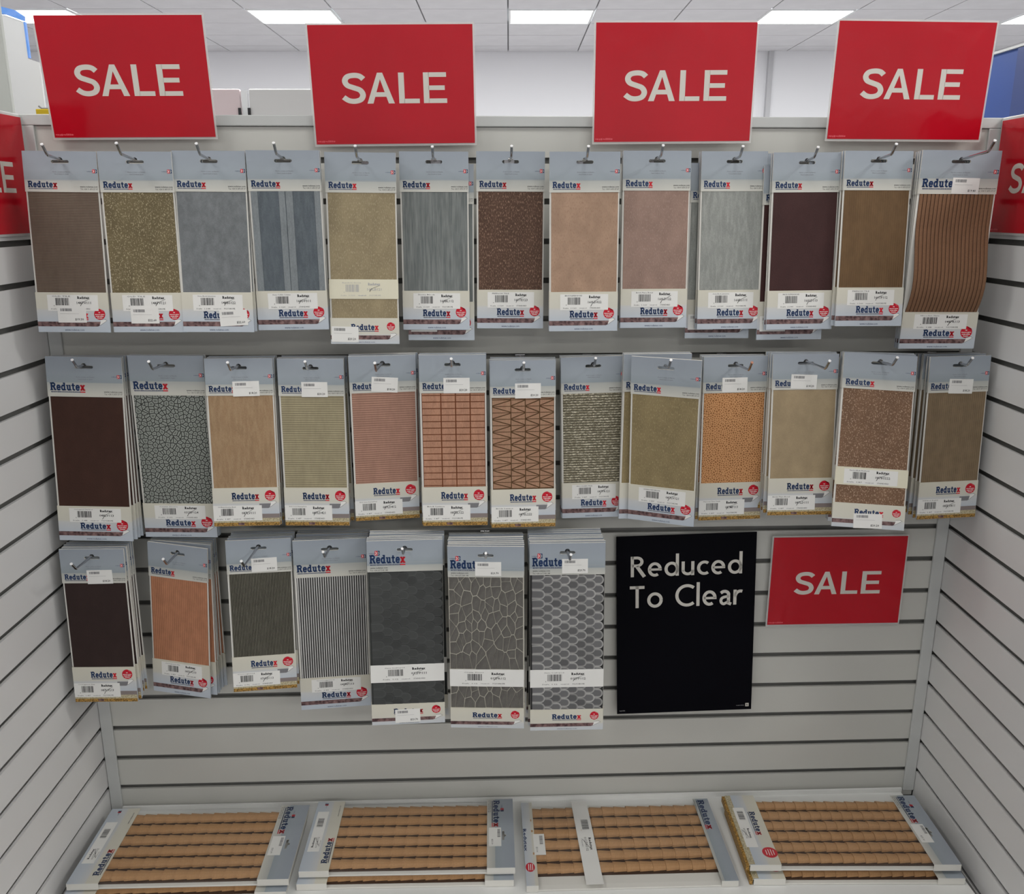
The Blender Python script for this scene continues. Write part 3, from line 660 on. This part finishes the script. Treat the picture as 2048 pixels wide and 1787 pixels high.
# key: kind, code, title, sheet spec, n in stack, hook reach, description
PK = {
'11': ('A','148TV111','OLD TILE',((98,85,74),(90,77,67),'hline'),2,.045,'taupe finely ribbed sheet'),
'12': ('A','148TV121','OLD TILE',((100,90,66),(160,150,122),'speck'),2,.060,'olive brown sheet with pale flecks'),
'13': ('A','148BS122','Stone Block Limestone',((100,104,106),(124,128,130),'mottle'),2,.050,'mottled mid-grey stone sheet'),
'14': ('A','160DF311','Stone Cobble Column',((82,89,95),(96,104,108),'streak'),3,.050,'slate-blue sheet with lighter vertical bands'),
'15': ('E','160LB121','Random Stone',((134,122,96),(160,148,122),'vspeck'),2,.045,'tan grained sheet with a cream middle band'),
'16': ('A','160BL112','Stone Block',((96,101,100),(120,124,122),'vgrain'),3,.030,'plain grey sheet with fine vertical grain'),
'17': ('A','160TE123','FRENCH TILE',((78,58,47),(150,122,104),'vspeck'),1,.035,'dark brown sheet with pale flecks'),
'18': ('A','160LD322','BRICK FLEMISH BOND',((152,126,106),(136,108,90),'vspeck'),2,.035,'pale pinkish tan brick sheet'),
'19': ('A','160LD122','Brick Plane Bond',((136,113,102),(150,128,118),'vspeck'),2,.035,'dusty mauve-brown brick sheet'),
'1a': ('A','160BS111','Stone Block Limestone',((128,131,127),(152,154,150),'streak'),4,.035,'light grey streaked stone sheet'),
'1b': ('A','160LD113','BRICK FLEMISH BOND',((58,36,35),(54,33,32),'plain'),4,.035,'plain dark maroon sheet'),
'1c': ('A','160TP112','FRENCH TILE',((98,76,52),(90,69,46),'vline'),4,.050,'mid-brown finely grooved sheet'),
'1d': ('B','048PR113','Wooden Slats',((116,86,64),(116,86,64),'streak'),4,.085,'large reddish-brown plank sheet curling outwards'),
'21': ('B','048LV113','Corrugated Clay Roof',((54,34,27),(50,31,24),'plain'),4,.030,'large plain chocolate-brown sheet'),
'22': ('B','032BP124','Crazy Stone',((92,96,91),(142,146,140),'stone'),3,.070,'grey rounded-stone sheet'),
'23': ('C','087LV111','Old Brick Stretcher Bond',((132,108,82),(148,126,98),'streak'),5,.055,'tan brown streaked sheet'),
'24': ('C','087LD421','Brick Course Running Bond',((140,132,106),(112,104,84),'hline'),5,.035,'khaki sheet with horizontal courses'),
'25': ('C','087LD412','Brick Course Running Bond',((148,114,98),(118,88,76),'hline'),4,.100,'pink-brown sheet with horizontal courses'),
'26': ('C','087EL122','Brick Lattice',((98,54,30),(90,48,26),'plain'),4,.050,'tan brick panels in a grid of brown bars'),
'27': ('C','087EL222','Brick Lattice',((78,56,34),(70,50,30),'plain'),5,.030,'tan panels crossed by dark zigzag bars'),
'28': ('A','087PR121','WOODEN TILE',((112,106,88),(190,184,164),'shingle'),4,.020,'grey-olive shingle sheet with pale courses'),
'29': ('A','087LV121','OLD BRICK STRETCHER BOND',((118,105,76),(140,128,96),'vspeck'),4,.020,'olive tan sheet, twisted on its hook'),
'2a': ('C','087MP113','Masonry Opus Small',((134,90,54),(188,142,98),'worm'),4,.085,'orange-tan crazed sheet'),
'2b': ('C','087LD111','Brick Plain Bond',((140,124,98),(132,116,90),'plain'),5,.098,'plain beige sheet'),
'2c': ('E','087BS222','Random Block Weathered',((102,78,60),(158,134,114),'speck'),4,.050,'brown speckled sheet with a cream middle band'),
'2d': ('C','087LV811','Old Brick English',((112,96,75),(98,84,66),'vline'),6,.025,'dull brown finely grooved sheet'),
'31': ('C','087LV213','Corrugated Clay',((40,29,27),(36,26,24),'plain'),6,.070,'very dark brown plain sheet'),
'32': ('A','087LV213','Corrugated Clay',((150,104,78),(128,84,62),'vline'),6,.065,'orange-brown sheet, hanging askew'),
'33': ('C','076RD113','Corrugated',((92,90,80),(92,90,80),'plain'),6,.110,'dark grey narrow-ribbed sheet'),
'34': ('B','043RP113','Corrugated',((160,160,158),(160,160,158),'plain'),7,.055,'bold grey corrugated sheet'),
'35': ('D','012PP111','Slate Scalloped',((40,42,41),(38,40,39),'plain'),7,.035,'near-black scalloped slate sheet'),
'36': ('D','012PR112','Crazy Stone',((160,157,146),(146,143,132),'mottle'),9,.025,'dark crazy-paving sheet with pale joints'),
'37': ('D','012PP112','Slate Scalloped',((34,34,34),(32,32,32),'plain'),9,.050,'mid-grey scalloped slate sheet'),
}
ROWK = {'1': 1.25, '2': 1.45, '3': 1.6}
STK = {'11':('f','$19.50',-.21,-.36,0),'12':('f','$22.60',-.24,-.38,0),'13':('f','$22.60',.03,-.46,-3),'15':('f','$20.20',-.49,-.32,1),'1d':('h','$19.40',-.08,-.62,1),
 '23':('h','$18.20',-.10,-.62,-1),'24':('h','$20.20',-.15,-.62,0),'25':('h','$18.20',-.18,-.56,4),'26':('h','$20.20',-.14,-.60,0),'27':('h','$20.20',-.12,-.62,0),
 '2a':('h','$18.20',-.20,-.58,0),'2b':('h','$18.20',-.22,-.56,2),'2c':('f','$20.20',-.20,-.42,-2),'2d':('h','$18.20',-.16,-.62,2),'31':('h','$18.20',-.10,-.62,-1),
 '33':('h','$18.20',-.12,-.56,-1),'35':('f','$23.70',-.18,-.28,-1),'36':('h','$23.70',-.14,-.50,0),'37':('h','$23.70',-.07,-.50,0)}
ORD = {c: i for i, c in enumerate('123456789abcd')}
NTH = ['first', 'second', 'third', 'fourth', 'fifth', 'sixth', 'seventh', 'eighth', 'ninth', 'tenth', 'eleventh', 'twelfth', 'last']
M_SCALE = {}; FLAT = {}
def scale_mesh(m, r, ln):
    """one rounded slate: tongue pointing to +x, thick at the tip"""
    b = MB(); pts = [(-ln, -r)] + arc(0, 0, r, r, -90, 90, 8) + [(-ln, r)]
    y = lambda x: -.0011-.0012*(x+ln)/(ln+r)
    b.poly([(x, y(x), z) for x, z in pts], m)
    for k in range(len(pts)-1):
        a, c = pts[k], pts[k+1]; b.poly([(a[0], y(a[0]), a[1]), (a[0], -.0006, a[1]), (c[0], -.0006, c[1]), (c[0], y(c[0]), c[1])], m)
    return b.mesh('slate')
def slate_mat(name, c, e, k):
    """slate with a paler rim towards the rounded tip"""
    m = bpy.data.materials.new(name); m.use_nodes = True; nt = m.node_tree; bs = nt.nodes['Principled BSDF']; bs.inputs['Roughness'].default_value = .5
    tc = nt.nodes.new('ShaderNodeTexCoord'); ln = nt.nodes.new('ShaderNodeVectorMath'); ln.operation = 'LENGTH'
    sp = nt.nodes.new('ShaderNodeSeparateXYZ'); nt.links.new(tc.outputs['Object'], sp.inputs[0]); mxn = nt.nodes.new('ShaderNodeMath'); mxn.operation = 'MAXIMUM'; mxn.inputs[1].default_value = 0
    nt.links.new(sp.outputs['X'], mxn.inputs[0]); cb = nt.nodes.new('ShaderNodeCombineXYZ'); nt.links.new(mxn.outputs[0], cb.inputs['X']); nt.links.new(sp.outputs['Z'], cb.inputs['Z']); nt.links.new(cb.outputs[0], ln.inputs[0])
    mr = nt.nodes.new('ShaderNodeMapRange'); mr.inputs['From Min'].default_value = .0055; mr.inputs['From Max'].default_value = .0094; nt.links.new(ln.outputs['Value'], mr.inputs['Value'])
    oi = nt.nodes.new('ShaderNodeObjectInfo'); cr = nt.nodes.new('ShaderNodeValToRGB'); cr.color_ramp.elements[0].color = rgb(*c, k); cr.color_ramp.elements[1].color = rgb(*e, k)
    nt.links.new(mr.outputs[0], cr.inputs[0]); hs = nt.nodes.new('ShaderNodeHueSaturation'); m2 = nt.nodes.new('ShaderNodeMapRange'); m2.inputs['To Min'].default_value = .75; m2.inputs['To Max'].default_value = 1.25
    nt.links.new(oi.outputs['Random'], m2.inputs['Value']); nt.links.new(m2.outputs[0], hs.inputs['Value']); nt.links.new(cr.outputs[0], hs.inputs['Color']); nt.links.new(hs.outputs[0], bs.inputs['Base Color'])
    return m
def scallops(sheet, w, z0, z1, m, seed):
    r, px = .0094, .0165; pz = .0188; xl, xr = -.49*w, .49*w; me = scale_mesh(m, r*.98, .016); rnd = random.Random(seed)
    col = 0; x = xl+.019
    while x < xr-.004:
        zz = z0 - (r*.5 if col % 2 else -r*.5)
        while zz < z1+r*.8:
            inst('slate', me, sheet, (x+rnd.uniform(-.0004, .0004), 0, zz), (0, R(rnd.uniform(-2, 2)), 0), (1 if x+r < xr else (xr-x)/r, 1, 1))
            zz += pz
        x += px; col += 1
def voronoi_stones(sheet, w, z0, z1, m, seed):
    rnd = random.Random(seed); xl, xr = -.49*w, .49*w; pts = []
    nx = 10; nz = max(2, round((z1-z0)/.0235))
    for i in range(nx):
        for j in range(nz): pts.append((xl+(xr-xl)*(i+.5+rnd.uniform(-.42, .42))/nx, z0+(z1-z0)*(j+.5+rnd.uniform(-.48, .48)+(.5 if i % 2 else 0))/nz))
    for i, p in enumerate(pts):
        poly = [(xl, z0), (xr, z0), (xr, z1), (xl, z1)]
        for j, q in enumerate(pts):
            if i == j: continue
            # weight vertical distance down so stones come out tall and narrow
            dx, dz = (q[0]-p[0]), (q[1]-p[1])*.55
            mx, mz = (p[0]+q[0])/2, (p[1]+q[1])/2
            f = lambda P_: (P_[0]-mx)*dx+(P_[1]-mz)*.55*dz
            out = []
            for k in range(len(poly)):
                a, c = poly[k], poly[(k+1) % len(poly)]; fa, fc = f(a), f(c)
                if fa <= 0: out.append(a)
                if fa*fc < 0:
                    t = fa/(fa-fc); out.append((a[0]+(c[0]-a[0])*t, a[1]+(c[1]-a[1])*t))
            poly = out
            if len(poly) < 3: break
        if len(poly) < 3: continue
        cx = sum(a for a, _ in poly)/len(poly); cz = sum(c for _, c in poly)/len(poly); q = []
        for a, c in poly:
            d = math.hypot(a-cx, c-cz); s = max(.3, 1-.0009/max(d, .001)); q.append((a-cx)*s); q.append((c-cz)*s)
        q = [(q[2*k], q[2*k+1]) for k in range(len(poly))]
        b = MB(); b.poly([(a*.96, -.0012, c*.96) for a, c in q], m)
        for k in range(len(q)):
            a, c = q[k], q[(k+1) % len(q)]; b.poly([(a[0]*.96, -.0012, a[1]*.96), (a[0], 0, a[1]), (c[0], 0, c[1]), (c[0]*.96, -.0012, c[1]*.96)], m)
        o = b.build('stone', sheet); o.location = (cx, -.0016, cz)

def make_pack(key):
    kd, code, title, (base, alt, sk), n, reach, desc = PK[key]
    x, y, z, t_, ro, ya, w, h = FITS[key]; K = KIND[kd]; wn, hn = K['w'], K['h']; kk = ROWK[key[0]]
    row = {'1': 'top', '2': 'middle', '3': 'bottom'}[key[0]]; nth = NTH[ORD[key[1]]]
    if key == '37': nth = 'last'
    root = empty('sample_pack', (x, y, z), (R(t_), R(ro), R(ya)), (w/wn, 1, h/hn))
    tag(root, '%s-row front pack, %s from left: %s' % (row, nth, desc) if nth != 'last' else '%s-row front pack, rightmost: %s' % (row, desc), 'sample pack', 'front packs hanging in the %s row' % row)
    zb, zs = -hn*K['hb'], -hn*K['sb']
    core = []
    b = MB(); b.box(-wn*.497, wn*.497, -.0004, .0010, -hn+.003, zb+.01, M_CARD); core.append(b.build('backing_card', root))
    hd = inst('header_card', HEAD[kd], root); core.append(hd)
    top = -hn*K.get('s2', K['sb'])
    ft = inst('footer_card', FOOT[kd], root, (0, 0, top)); core.append(ft)
    spans = [(zs, zb)] if 's2' not in K else [(zs, zb), (-hn*K['s2'], -hn*K['be'])]
    m = sheet_mat(key, base, alt, sk, kk, 1.55 if key == '11' else 1.0)
    for (a, c) in spans:
        a2, c2 = a-.002, c+.002
        if key == '33': b = ribbed(wn, a2, c2, m, 40, .0012, 0, sheet_mat('33v', (44, 43, 38), (44, 43, 38), 'plain', kk))
        elif key == '34': b = ribbed(wn, a2, c2, m, 30, .0014, 0, sheet_mat('34v', (36, 36, 36), (36, 36, 36), 'plain', kk))
        elif key == '1d': b = ribbed(wn, a, c2, m, 19, .0013, .016, sheet_mat('1dv', (88, 63, 47), (88, 63, 47), 'plain', kk), (.12, .5, .88))
        elif kd == 'D': b = flat_sheet(wn, a2, c2, m, -.495, .495, -.0016 if key == '36' else -.0010)
        else: b = flat_sheet(wn, a2, c2, m)
        sh = b.build('texture_sheet', root); core.append(sh)
        if key == '14':
            mb_ = sheet_mat('14b', (114, 120, 123), (126, 132, 134), 'streak', kk)
            for x0, x1 in ((-.472, -.38), (-.09, -.005), (.005, .10), (.40, .478)):
                b = MB(); b.box(x0*wn, x1*wn, -.0023, -.0016, a+.0002, c-.0002, mb_); b.build('raised_band', sh)
        if key in ('26', '27'):
            mt = sheet_mat('tile'+key, (168, 126, 102) if key == '26' else (152, 120, 96), (146, 108, 88), 'streak', kk*.82)
            nx, nz = 4, (14.6 if key == '26' else 14.5); xs = [-.472, -.185, .035, .255, .478]; ph = (c-a)/nz
            zz = c-(.35*ph)
            cells = [(c, zz)] if key == '26' else [(c, zz)]
            while zz-ph > a: cells.append((zz, zz-ph)); zz -= ph
            cells.append((zz, a)); g = .00105 if key == '26' else .0009
            for ci, (zt, zl) in enumerate(cells):
                if zt-zl < 2.5*g: continue
                for i in range(nx):
                    x0, x1 = xs[i]*wn+g, xs[i+1]*wn-g; t1, l1 = zt-g*.8, zl+g*.8
                    if key == '26': polys = [[(x0, l1), (x1, l1), (x1, t1), (x0, t1)]]
                    elif ci % 2: polys = [[(x0, l1+g*1.6), (x1-2.2*g, t1), (x0, t1)], [(x0+2.2*g, l1), (x1, l1), (x1, t1-g*1.6)]]
                    else: polys = [[(x0+2.2*g, t1), (x1, l1+g*1.6), (x1, t1)], [(x0, l1), (x1-2.2*g, l1), (x0, t1-g*1.6)]]
                    for P_ in polys:
                        b = MB(); prism(b, P_, -.0024, -.0015, mt); b.build('tile', sh)
        if key in ('35', '37'):
            sm = M_SCALE.get(key) or slate_mat('slate_'+key, (44, 46, 45) if key == '35' else (88, 88, 89), (54, 56, 55) if key == '35' else (160, 160, 157), kk if key == '35' else 1.25)
            M_SCALE[key] = sm; scallops(sh, wn, a, c, sm, 3)
        if key == '36':
            sm = M_SCALE.get(key) or sheet_mat('stone36', (74, 72, 69), (92, 90, 85), 'streak', kk); M_SCALE[key] = sm
            voronoi_stones(sh, wn, a, c, sm, 5 if a == zs else 8)
    sd = sum(map(ord, code))
    if 's2' in K:
        b = MB(); m_ = M_CREAM if kd == 'E' else M_WHITE
        b.box(-wn*.5, wn*.5, YF, -.0017, -hn*K['be'], zs, m_); b.build('middle_band', root)
        dz = zs+hn*K['be']
        barcode_label(root, code, title, -.38*wn, .36*wn, -hn*K['be']+.08*dz, zs-.10*dz, sd, faded=(key == '15'))
    elif kd == 'C':
        fh = hn*(1-K['sb']); barcode_label(root, code, title, -.5*wn, .235*wn, zs-.86*fh, zs-.46*fh, sd)
    else:
        fh = hn*(1-K['sb']); barcode_label(root, code, title, -.34*wn, .36*wn, zs-.46*fh, zs-.06*fh, sd)
    if key in STK:
        wh, pr, u, v, rt = STK[key]
        base_z = 0 if wh == 'h' else top; hh = hn*K['hb'] if wh == 'h' else hn-hn*K.get('s2', K['sb'])
        s_w = .050*(1.0 if kd in 'ACE' else 1.0); s_h = .0285
        sticker(root, pr, u*wn, base_z + v*hh - s_h, s_w, s_h, rt)
    # the packs behind on the same hook
    rnd = random.Random(sd); y0 = y; gap0 = .055 if key == '29' else (.012 if abs(ya) > 4 or abs(t_) > 8 or abs(ro) > 3 else .0075)
    lowp = {'16': (1, .0095, -.021), '1a': (2, -.014, -.020), '1b': (2, -.0095, -.022)}
    for i in range(1, n):
        sp = min(.0095, max(.0042, (abs(y)-gap0-.016)/max(1, n-1)))
        yy = y+gap0+sp*(i-1)
        if yy > -.010: break
        f = .75**i if abs(ya) < 15 else 0
        tt = max(-5.2, min(1.5, t_)) * (.92**i); dx = rnd.uniform(-.002, .002); dz = rnd.uniform(-.0015, .0012); rr = ro*f+rnd.uniform(-.5, .5)
        if key in lowp and lowp[key][0] == i: dx, dz = lowp[key][1:]
        if key == '29': dx -= .004
        if key == '2c': dx += .005
        r2 = empty('sample_pack', (x+dx, yy, z+dz), (R(tt), R(rr), R(ya*f+rnd.uniform(-.8, .8))), (w/wn, 1, h/hn))
        tag(r2, '%s pack in the %s-row stack: %s' % (NTH[i], row, desc), 'sample pack', 'packs behind the %s-row %s' % (row, desc))
        for p in core:
            if key == '1d' and p.name.startswith('texture_sheet'):
                FLAT.setdefault('1d', flat_sheet(wn, spans[0][0]-.002, spans[0][1]+.002, m).mesh('texture_sheet'))
                inst('texture_sheet', FLAT['1d'], r2); continue
            c = p.copy(); COL.objects.link(c); c.parent = r2
        if key in lowp and lowp[key][0] == i: sticker(r2, '$20.20', -.46*wn, -hn+.016, .050, .0285)
    # the hook
    zh = z+K['hole']*h/hn+.0036
    zg = min((Z0-k*P-SLOT/2 for k in range(-2, 12)), key=lambda q: abs(q-zh))
    hk = tag(empty('display_hook', (x, 0, zg)), 'steel hook of the %s-row %s' % (row, desc), 'hook', 'steel slatwall hooks')
    b = MB(); b.box(-.010, .010, -.0035, -.0008, -.026, .004, M_CHROME); bevel(b.build('back_plate', hk), .0008)
    e = reach; up = .10 if key[0] == '1' else .03; rise = zh-zg
    tip = [(0, y-e, rise+e*up), (0, y-e-.004, rise+e*up+.002), (0, y-e-.017, rise+e*up+.016)]
    b = MB(); b.tube([(0, -.003, 0), (0, y*.5, rise*.5), (0, y, rise)] + tip, .0024, M_CHROME, 8); b.build('rod', hk, True)
    b = MB(); b.tube([tip[-1], (0, tip[-1][1]-.0012, tip[-1][2]+.0012)], .0027, mat('tip_copper', rgb(205, 150, 125), .3, metal=.6) if key == '2a' else mat('tip_bright', (.85, .85, .85, 1), .25), 8); b.build('tip_cap', hk)
for key in PK: make_pack(key)

# ------------------------------------------------------------------ packs lying on the base shelf
M_BARREL = sheet_mat('barrel_tile', (150, 117, 82), (134, 101, 69), 'mottle', 1.6)
M_CHANNEL = sheet_mat('channel', (66, 50, 40), (56, 42, 34), 'streak', 1.3)
M_SLEEVE = bpy.data.materials.new('clear_sleeve'); M_SLEEVE.use_nodes = True
nt = M_SLEEVE.node_tree; nt.nodes.clear()
o_ = nt.nodes.new('ShaderNodeOutputMaterial'); mx = nt.nodes.new('ShaderNodeMixShader'); tr = nt.nodes.new('ShaderNodeBsdfTransparent'); gl = nt.nodes.new('ShaderNodeBsdfGlossy')
gl.inputs['Roughness'].default_value = .12; mx.inputs[0].default_value = .07
nt.links.new(tr.outputs[0], mx.inputs[1]); nt.links.new(gl.outputs[0], mx.inputs[2]); nt.links.new(mx.outputs[0], o_.inputs[0])
def barrel_mesh(L, r0, r1):
    b = MB(); i = b.mi(M_BARREL); n = 7
    for x, r in ((0, r0), (L*1.06, r1)):
        for k in range(n+1):
            a = math.pi*k/n; b.v.append((x, -math.cos(a)*r*1.0, math.sin(a)*r*.74))
    for k in range(n): b.f.append((k, n+1+k, n+2+k, k+1)); b.m.append(i)
    b.f.append(tuple(range(n, -1, -1))); b.m.append(i); b.f.append(tuple(range(n+1, 2*n+2))); b.m.append(i)
    me = b.mesh('barrel_tile'); return me
TH = .0155
def lying_pack(cx, cy, zb, w, d, rot, lw, rw, ntile, label, group, flip_left=True, full=True, seal_on=False, kind=0, edge=False):
    t = tag(empty('roof_tile_pack', (cx, cy, zb), (0, 0, rot)), label, 'sample pack', group)
    b = MB(); b.box(-w/2+.002, w/2-.002, -d/2, d/2, 0, .0035, M_CARD); bevel(b.build('backing_card', t), .001)
    x0, x1 = -w/2+lw-.006, w/2-rw+.006; yb = d/2-.010; yf = -d/2+(.009 if kind == 0 else .036)
    b = MB(); b.box(x0, x1, yf, yb, .0036, .0052, M_CHANNEL); sh = b.build('texture_sheet', t)
    pitch = (yb-yf)/6; L = (x1-x0)/ntile; me = barrel_mesh(L, pitch*.40, pitch*.325)
    for j in range(6):
        if not full and j > 0: continue
        for i in range(ntile):
            inst('roof_tile', me, sh, (x0+L*i, yf+pitch*(j+.56), .0052), (0, 0, R(random.uniform(-1.5, 1.5))), (1, 1, random.uniform(.95, 1.05)))
    zt = TH-.001; HS = .0004
    # left card
    def card(name, xc, cw, mm, hole=None):
        b = MB(); 
        if hole: holed_card(b, -cw/2, cw/2, -d/2, d/2, zt, zt+.0012, 0, 0, 1, 1, mm)
        b.box(-cw/2, cw/2, -d/2-.001, d/2+.001, zt-.0004, zt+.0008, mm); b.box(-cw/2, cw/2, -d/2-.0012, -d/2-.0002, .0005, zt, M_CARD); return b
    TT = lambda dr, up, ox, oy, off=.0002: (lambda u, v: (ox+dr[0]*u+up[0]*v, oy+dr[1]*u+up[1]*v, zt+.0008+off))
    b = card('footer_card', 0, lw, M_FOOT_FLAT)
    if flip_left: dr, up = (0, 1), (-1, 0)
    else: dr, up = (0, -1), (1, 0)
    if kind == 0:
        if flip_left: T = TT(dr, up, lw/2-.004, -d/2+.02)
        else: T = TT(dr, up, lw/2-.028, d/2-.055)
        logo(b, T, 0, 0, .075, .016 if flip_left else .015)
        if flip_left:
            put_text(b, TT(dr, up, lw/2-.006, d/2-.05), 'www.redutex.com', 0, .001, .036, .0045, M_DARK); logo3d(b, TT(dr, up, -lw/2+.024, d/2-.022), 0, 0, .016, .007)
        ft = b.build('footer_card', t); ft.location = (-w/2+lw/2, 0, 0)
        b = MB(); lx0 = -lw/2+.006; ly0 = -d/2+(.055 if flip_left else .05)
        b.box(lx0, lx0+.024, ly0, ly0+.125, zt+.0008, zt+.0012, M_WHITE)
        if flip_left: T = TT(dr, up, lx0+.024, ly0, .0006)
        else: T = TT(dr, up, lx0, ly0+.125, .0006)
        barcode(b, T, .075, .006, .105, .019, M_DARK, 20, 3) if flip_left else barcode(b, T, .012, .006, .042, .019, M_DARK, 20, 3)
        c0 = .012 if flip_left else .068
        put_text(b, T, 'Redutex', c0, .014, c0+.03, .0185, M_DARK, bold=.03); put_text(b, T, '012TA112', c0-.001, .006, c0+.031, .0105, M_DARK)
        put_text(b, T, 'STANDARD', c0+.002, .001, c0+.022, .003, M_GREY); b.stroke(T, [(c0+.004, .003), (c0+.018, .009), (c0+.030, .0135)], .0008, M_DARK)
        lb = b.build('barcode_label', t); lb.location = (-w/2+lw/2, 0, 0)
        if seal_on:
            b = MB(); T = TT((0, -1), (1, 0), 0, 0, .0003); n = 18
            b.pr(TT((0, -1), (1, 0), lw/2-.014, -d/2+.034, .0004), [(0+.0155*math.cos(R(a)), .0155*math.sin(R(a))) for a in range(0, 360, 18)], M_SEAL)
            for k in range(4): b.prect(TT((0, -1), (1, 0), lw/2-.014, -d/2+.034, .0006), -.010+.002*abs(k-1.5), .007-.005*k, .010-.002*abs(k-1.5), .0085-.005*k, M_WHITE)
            so = b.build('seal_sticker', t); so.location = (-w/2+lw/2, 0, 0)
            b = MB(); b.box(-.006, .006, -d/2, d/2, zt-.002, zt+.0009, M_STONEP); b.box(-.012, -.006, -d/2, d/2, .001, zt-.001, M_OCHRE)
            so = b.build('edge_print', t); so.location = (-w/2+.004, 0, 0)
    else:
        put_text(b, TT((0, -1), (1, 0), -lw/2+.0005, .04), 'Redutex', 0, 0, .07, .007, M_NAVY, bold=.03)
        ft = b.build('footer_card', t); ft.location = (-w/2+lw/2, 0, 0)
        b = MB(); b.pr(TT((0, -1), (1, 0), -.002, -d/2+.05, .0003), [(.013*math.cos(R(a)), .0095*math.sin(R(a))) for a in range(0, 360, 18)], M_SEAL)
        for k in range(3): b.prect(TT((0, -1), (1, 0), -.002, -d/2+.05, .0005), -.009, .004-.004*k, .009, .0055-.004*k, M_WHITE)
        so = b.build('seal_sticker', t); so.location = (-w/2+lw/2, 0, 0)
    # right card (header)
    b = MB()
    swap = lambda x, y, z: (z, -x, y)          # the card's own "up" points to +x, its width runs along y
    if kind == 0: holed_card(b, -d/2-.001, d/2+.001, -rw/2, rw/2, zt+.0008, zt-.0004, .012, rw*.10, .030, .0050, M_HEAD_FLAT, swap)
    else: b.box(-rw/2, rw/2, -d/2-.001, d/2+.001, zt-.0004, zt+.0008, M_HEAD_FLAT)
    b.box(-rw/2, rw/2, -d/2-.0012, -d/2-.0002, .0005, zt-.0005, M_CARD)
    T = TT((0, -1), (1, 0), -rw/2, d/2-.004)
    if kind == 0:
        logo(b, T, 0, .010, .088, .0175); put_text(b, T, 'www.redutex.com', 0, .006, .04, .0085, M_DARK); put_text(b, T, 'Tel. +34 667 508 148', 0, .002, .04, .0045, M_DARK)
        logo3d(b, TT((0, -1), (1, 0), -rw/2+.0295, d/2-.018), 0, 0, .024, .007)
    else:
        logo(b, T, 0, .006, .098, .017); put_text(b, T, 'www.redutex.com', 0, .001, .04, .0035, M_DARK)
    hd = b.build('header_card', t); hd.location = (w/2-rw/2, 0, 0)
    if kind == 0:
        b = MB(); b.box(-rw/2+.004, -rw/2+.030, -.045, .012, zt+.0009, zt+.0014, M_WHITE); T = TT((0, -1), (1, 0), -rw/2+.004, .012, .0008)
        barcode(b, T, .005, .018, .030, .024, M_GREY, 30, 9); put_text(b, T, '$25.30', .036, .005, .052, .009, M_DARK)
    else:
        b = MB(); b.box(-w+rw+.004, -w+rw+.028, -.042, .022, zt+.0009, zt+.0014, M_WHITE); T = TT((0, -1), (1, 0), -w+rw+.004, .022, .0008)
        barcode(b, T, .006, .013, .032, .020, M_GREY, 30, 9); put_text(b, T, '$25.30', .040, .004, .056, .008, M_DARK)
    ps = b.build('price_sticker', t); ps.location = (w/2-rw/2, 0, 0)
    if kind == 1:
        b = MB(); b.box(-.0175, .0175, -d/2-.001, d/2+.001, zt, zt+.001, M_WHITE); bo = b.build('middle_band', t); bo.location = (-w/2+.134, 0, 0); bo.rotation_euler = (0, 0, R(1.2))
        b = MB(); T = TT((0, -1), (1, 0), -.012, .075, .0004); barcode(b, T, .01, .008, .042, .023, M_DARK, 22, 4)
        put_text(b, T, 'Redutex', .068, .017, .106, .0225, M_DARK, bold=.03); put_text(b, T, '012TA112', .066, .008, .108, .013, M_DARK); b.stroke(T, [(.072, .004), (.09, .012), (.104, .019)], .0009, M_DARK)
        put_text(b, T, 'STANDARD', .07, .001, .095, .0035, M_GREY); bl = b.build('barcode_print', bo)
    if full:
        b = MB(); b.poly([(-w/2, -d/2-.002, zt+.0022), (w/2, -d/2-.002, zt+.0022), (w/2, d/2+.002, zt+.0022), (-w/2, d/2+.002, zt+.0022)], M_SLEEVE)
        b.poly([(-w/2, -d/2-.002, .001), (w/2, -d/2-.002, .001), (w/2, -d/2-.002, zt+.0022), (-w/2, -d/2-.002, zt+.0022)], M_SLEEVE); b.build('clear_sleeve', t)
    return t
GL = 'roof tile packs lying on the base shelf'
G2 = 'undermost roof tile packs on the base shelf'
lying_pack(-.690, -.176, ZSH+.0004, .434, .226, -.004, .060, .062, 13, 'lower roof tile pack beneath the leftmost pack on the shelf', G2, full=False)
lying_pack(-.6862, -.165, ZSH+.0004+TH+.004, .434, .224, -.006, .062, .062, 13, 'tan roof tile pack lying at the left end of the shelf', GL)
lying_pack(-.239, -.166, ZSH+.0004, .434, .214, -.012, .060, .058, 13, 'lower roof tile pack beneath the second pack on the shelf', G2, full=False)
lying_pack(-.2355, -.154, ZSH+.0004+TH+.004, .434, .214, -.0137, .060, .057, 13, 'tan roof tile pack lying second from left on the shelf', GL)
lying_pack(.215, -.166, ZSH+.0004, .426, .254, -.002, .024, .034, 14, 'roof tile pack with white paper band, third on the shelf', GL, kind=1)
lying_pack(.676, -.190, ZSH+.0004, .426, .216, -.034, .064, .055, 14, 'lower roof tile pack beneath the rightmost pack on the shelf', G2, full=False, flip_left=False, seal_on=True)
lying_pack(.671, -.178, ZSH+.0004+TH+.008, .426, .217, -.037, .063, .055, 14, 'tan roof tile pack with red seal at the right end of the shelf', GL, flip_left=False, seal_on=True)
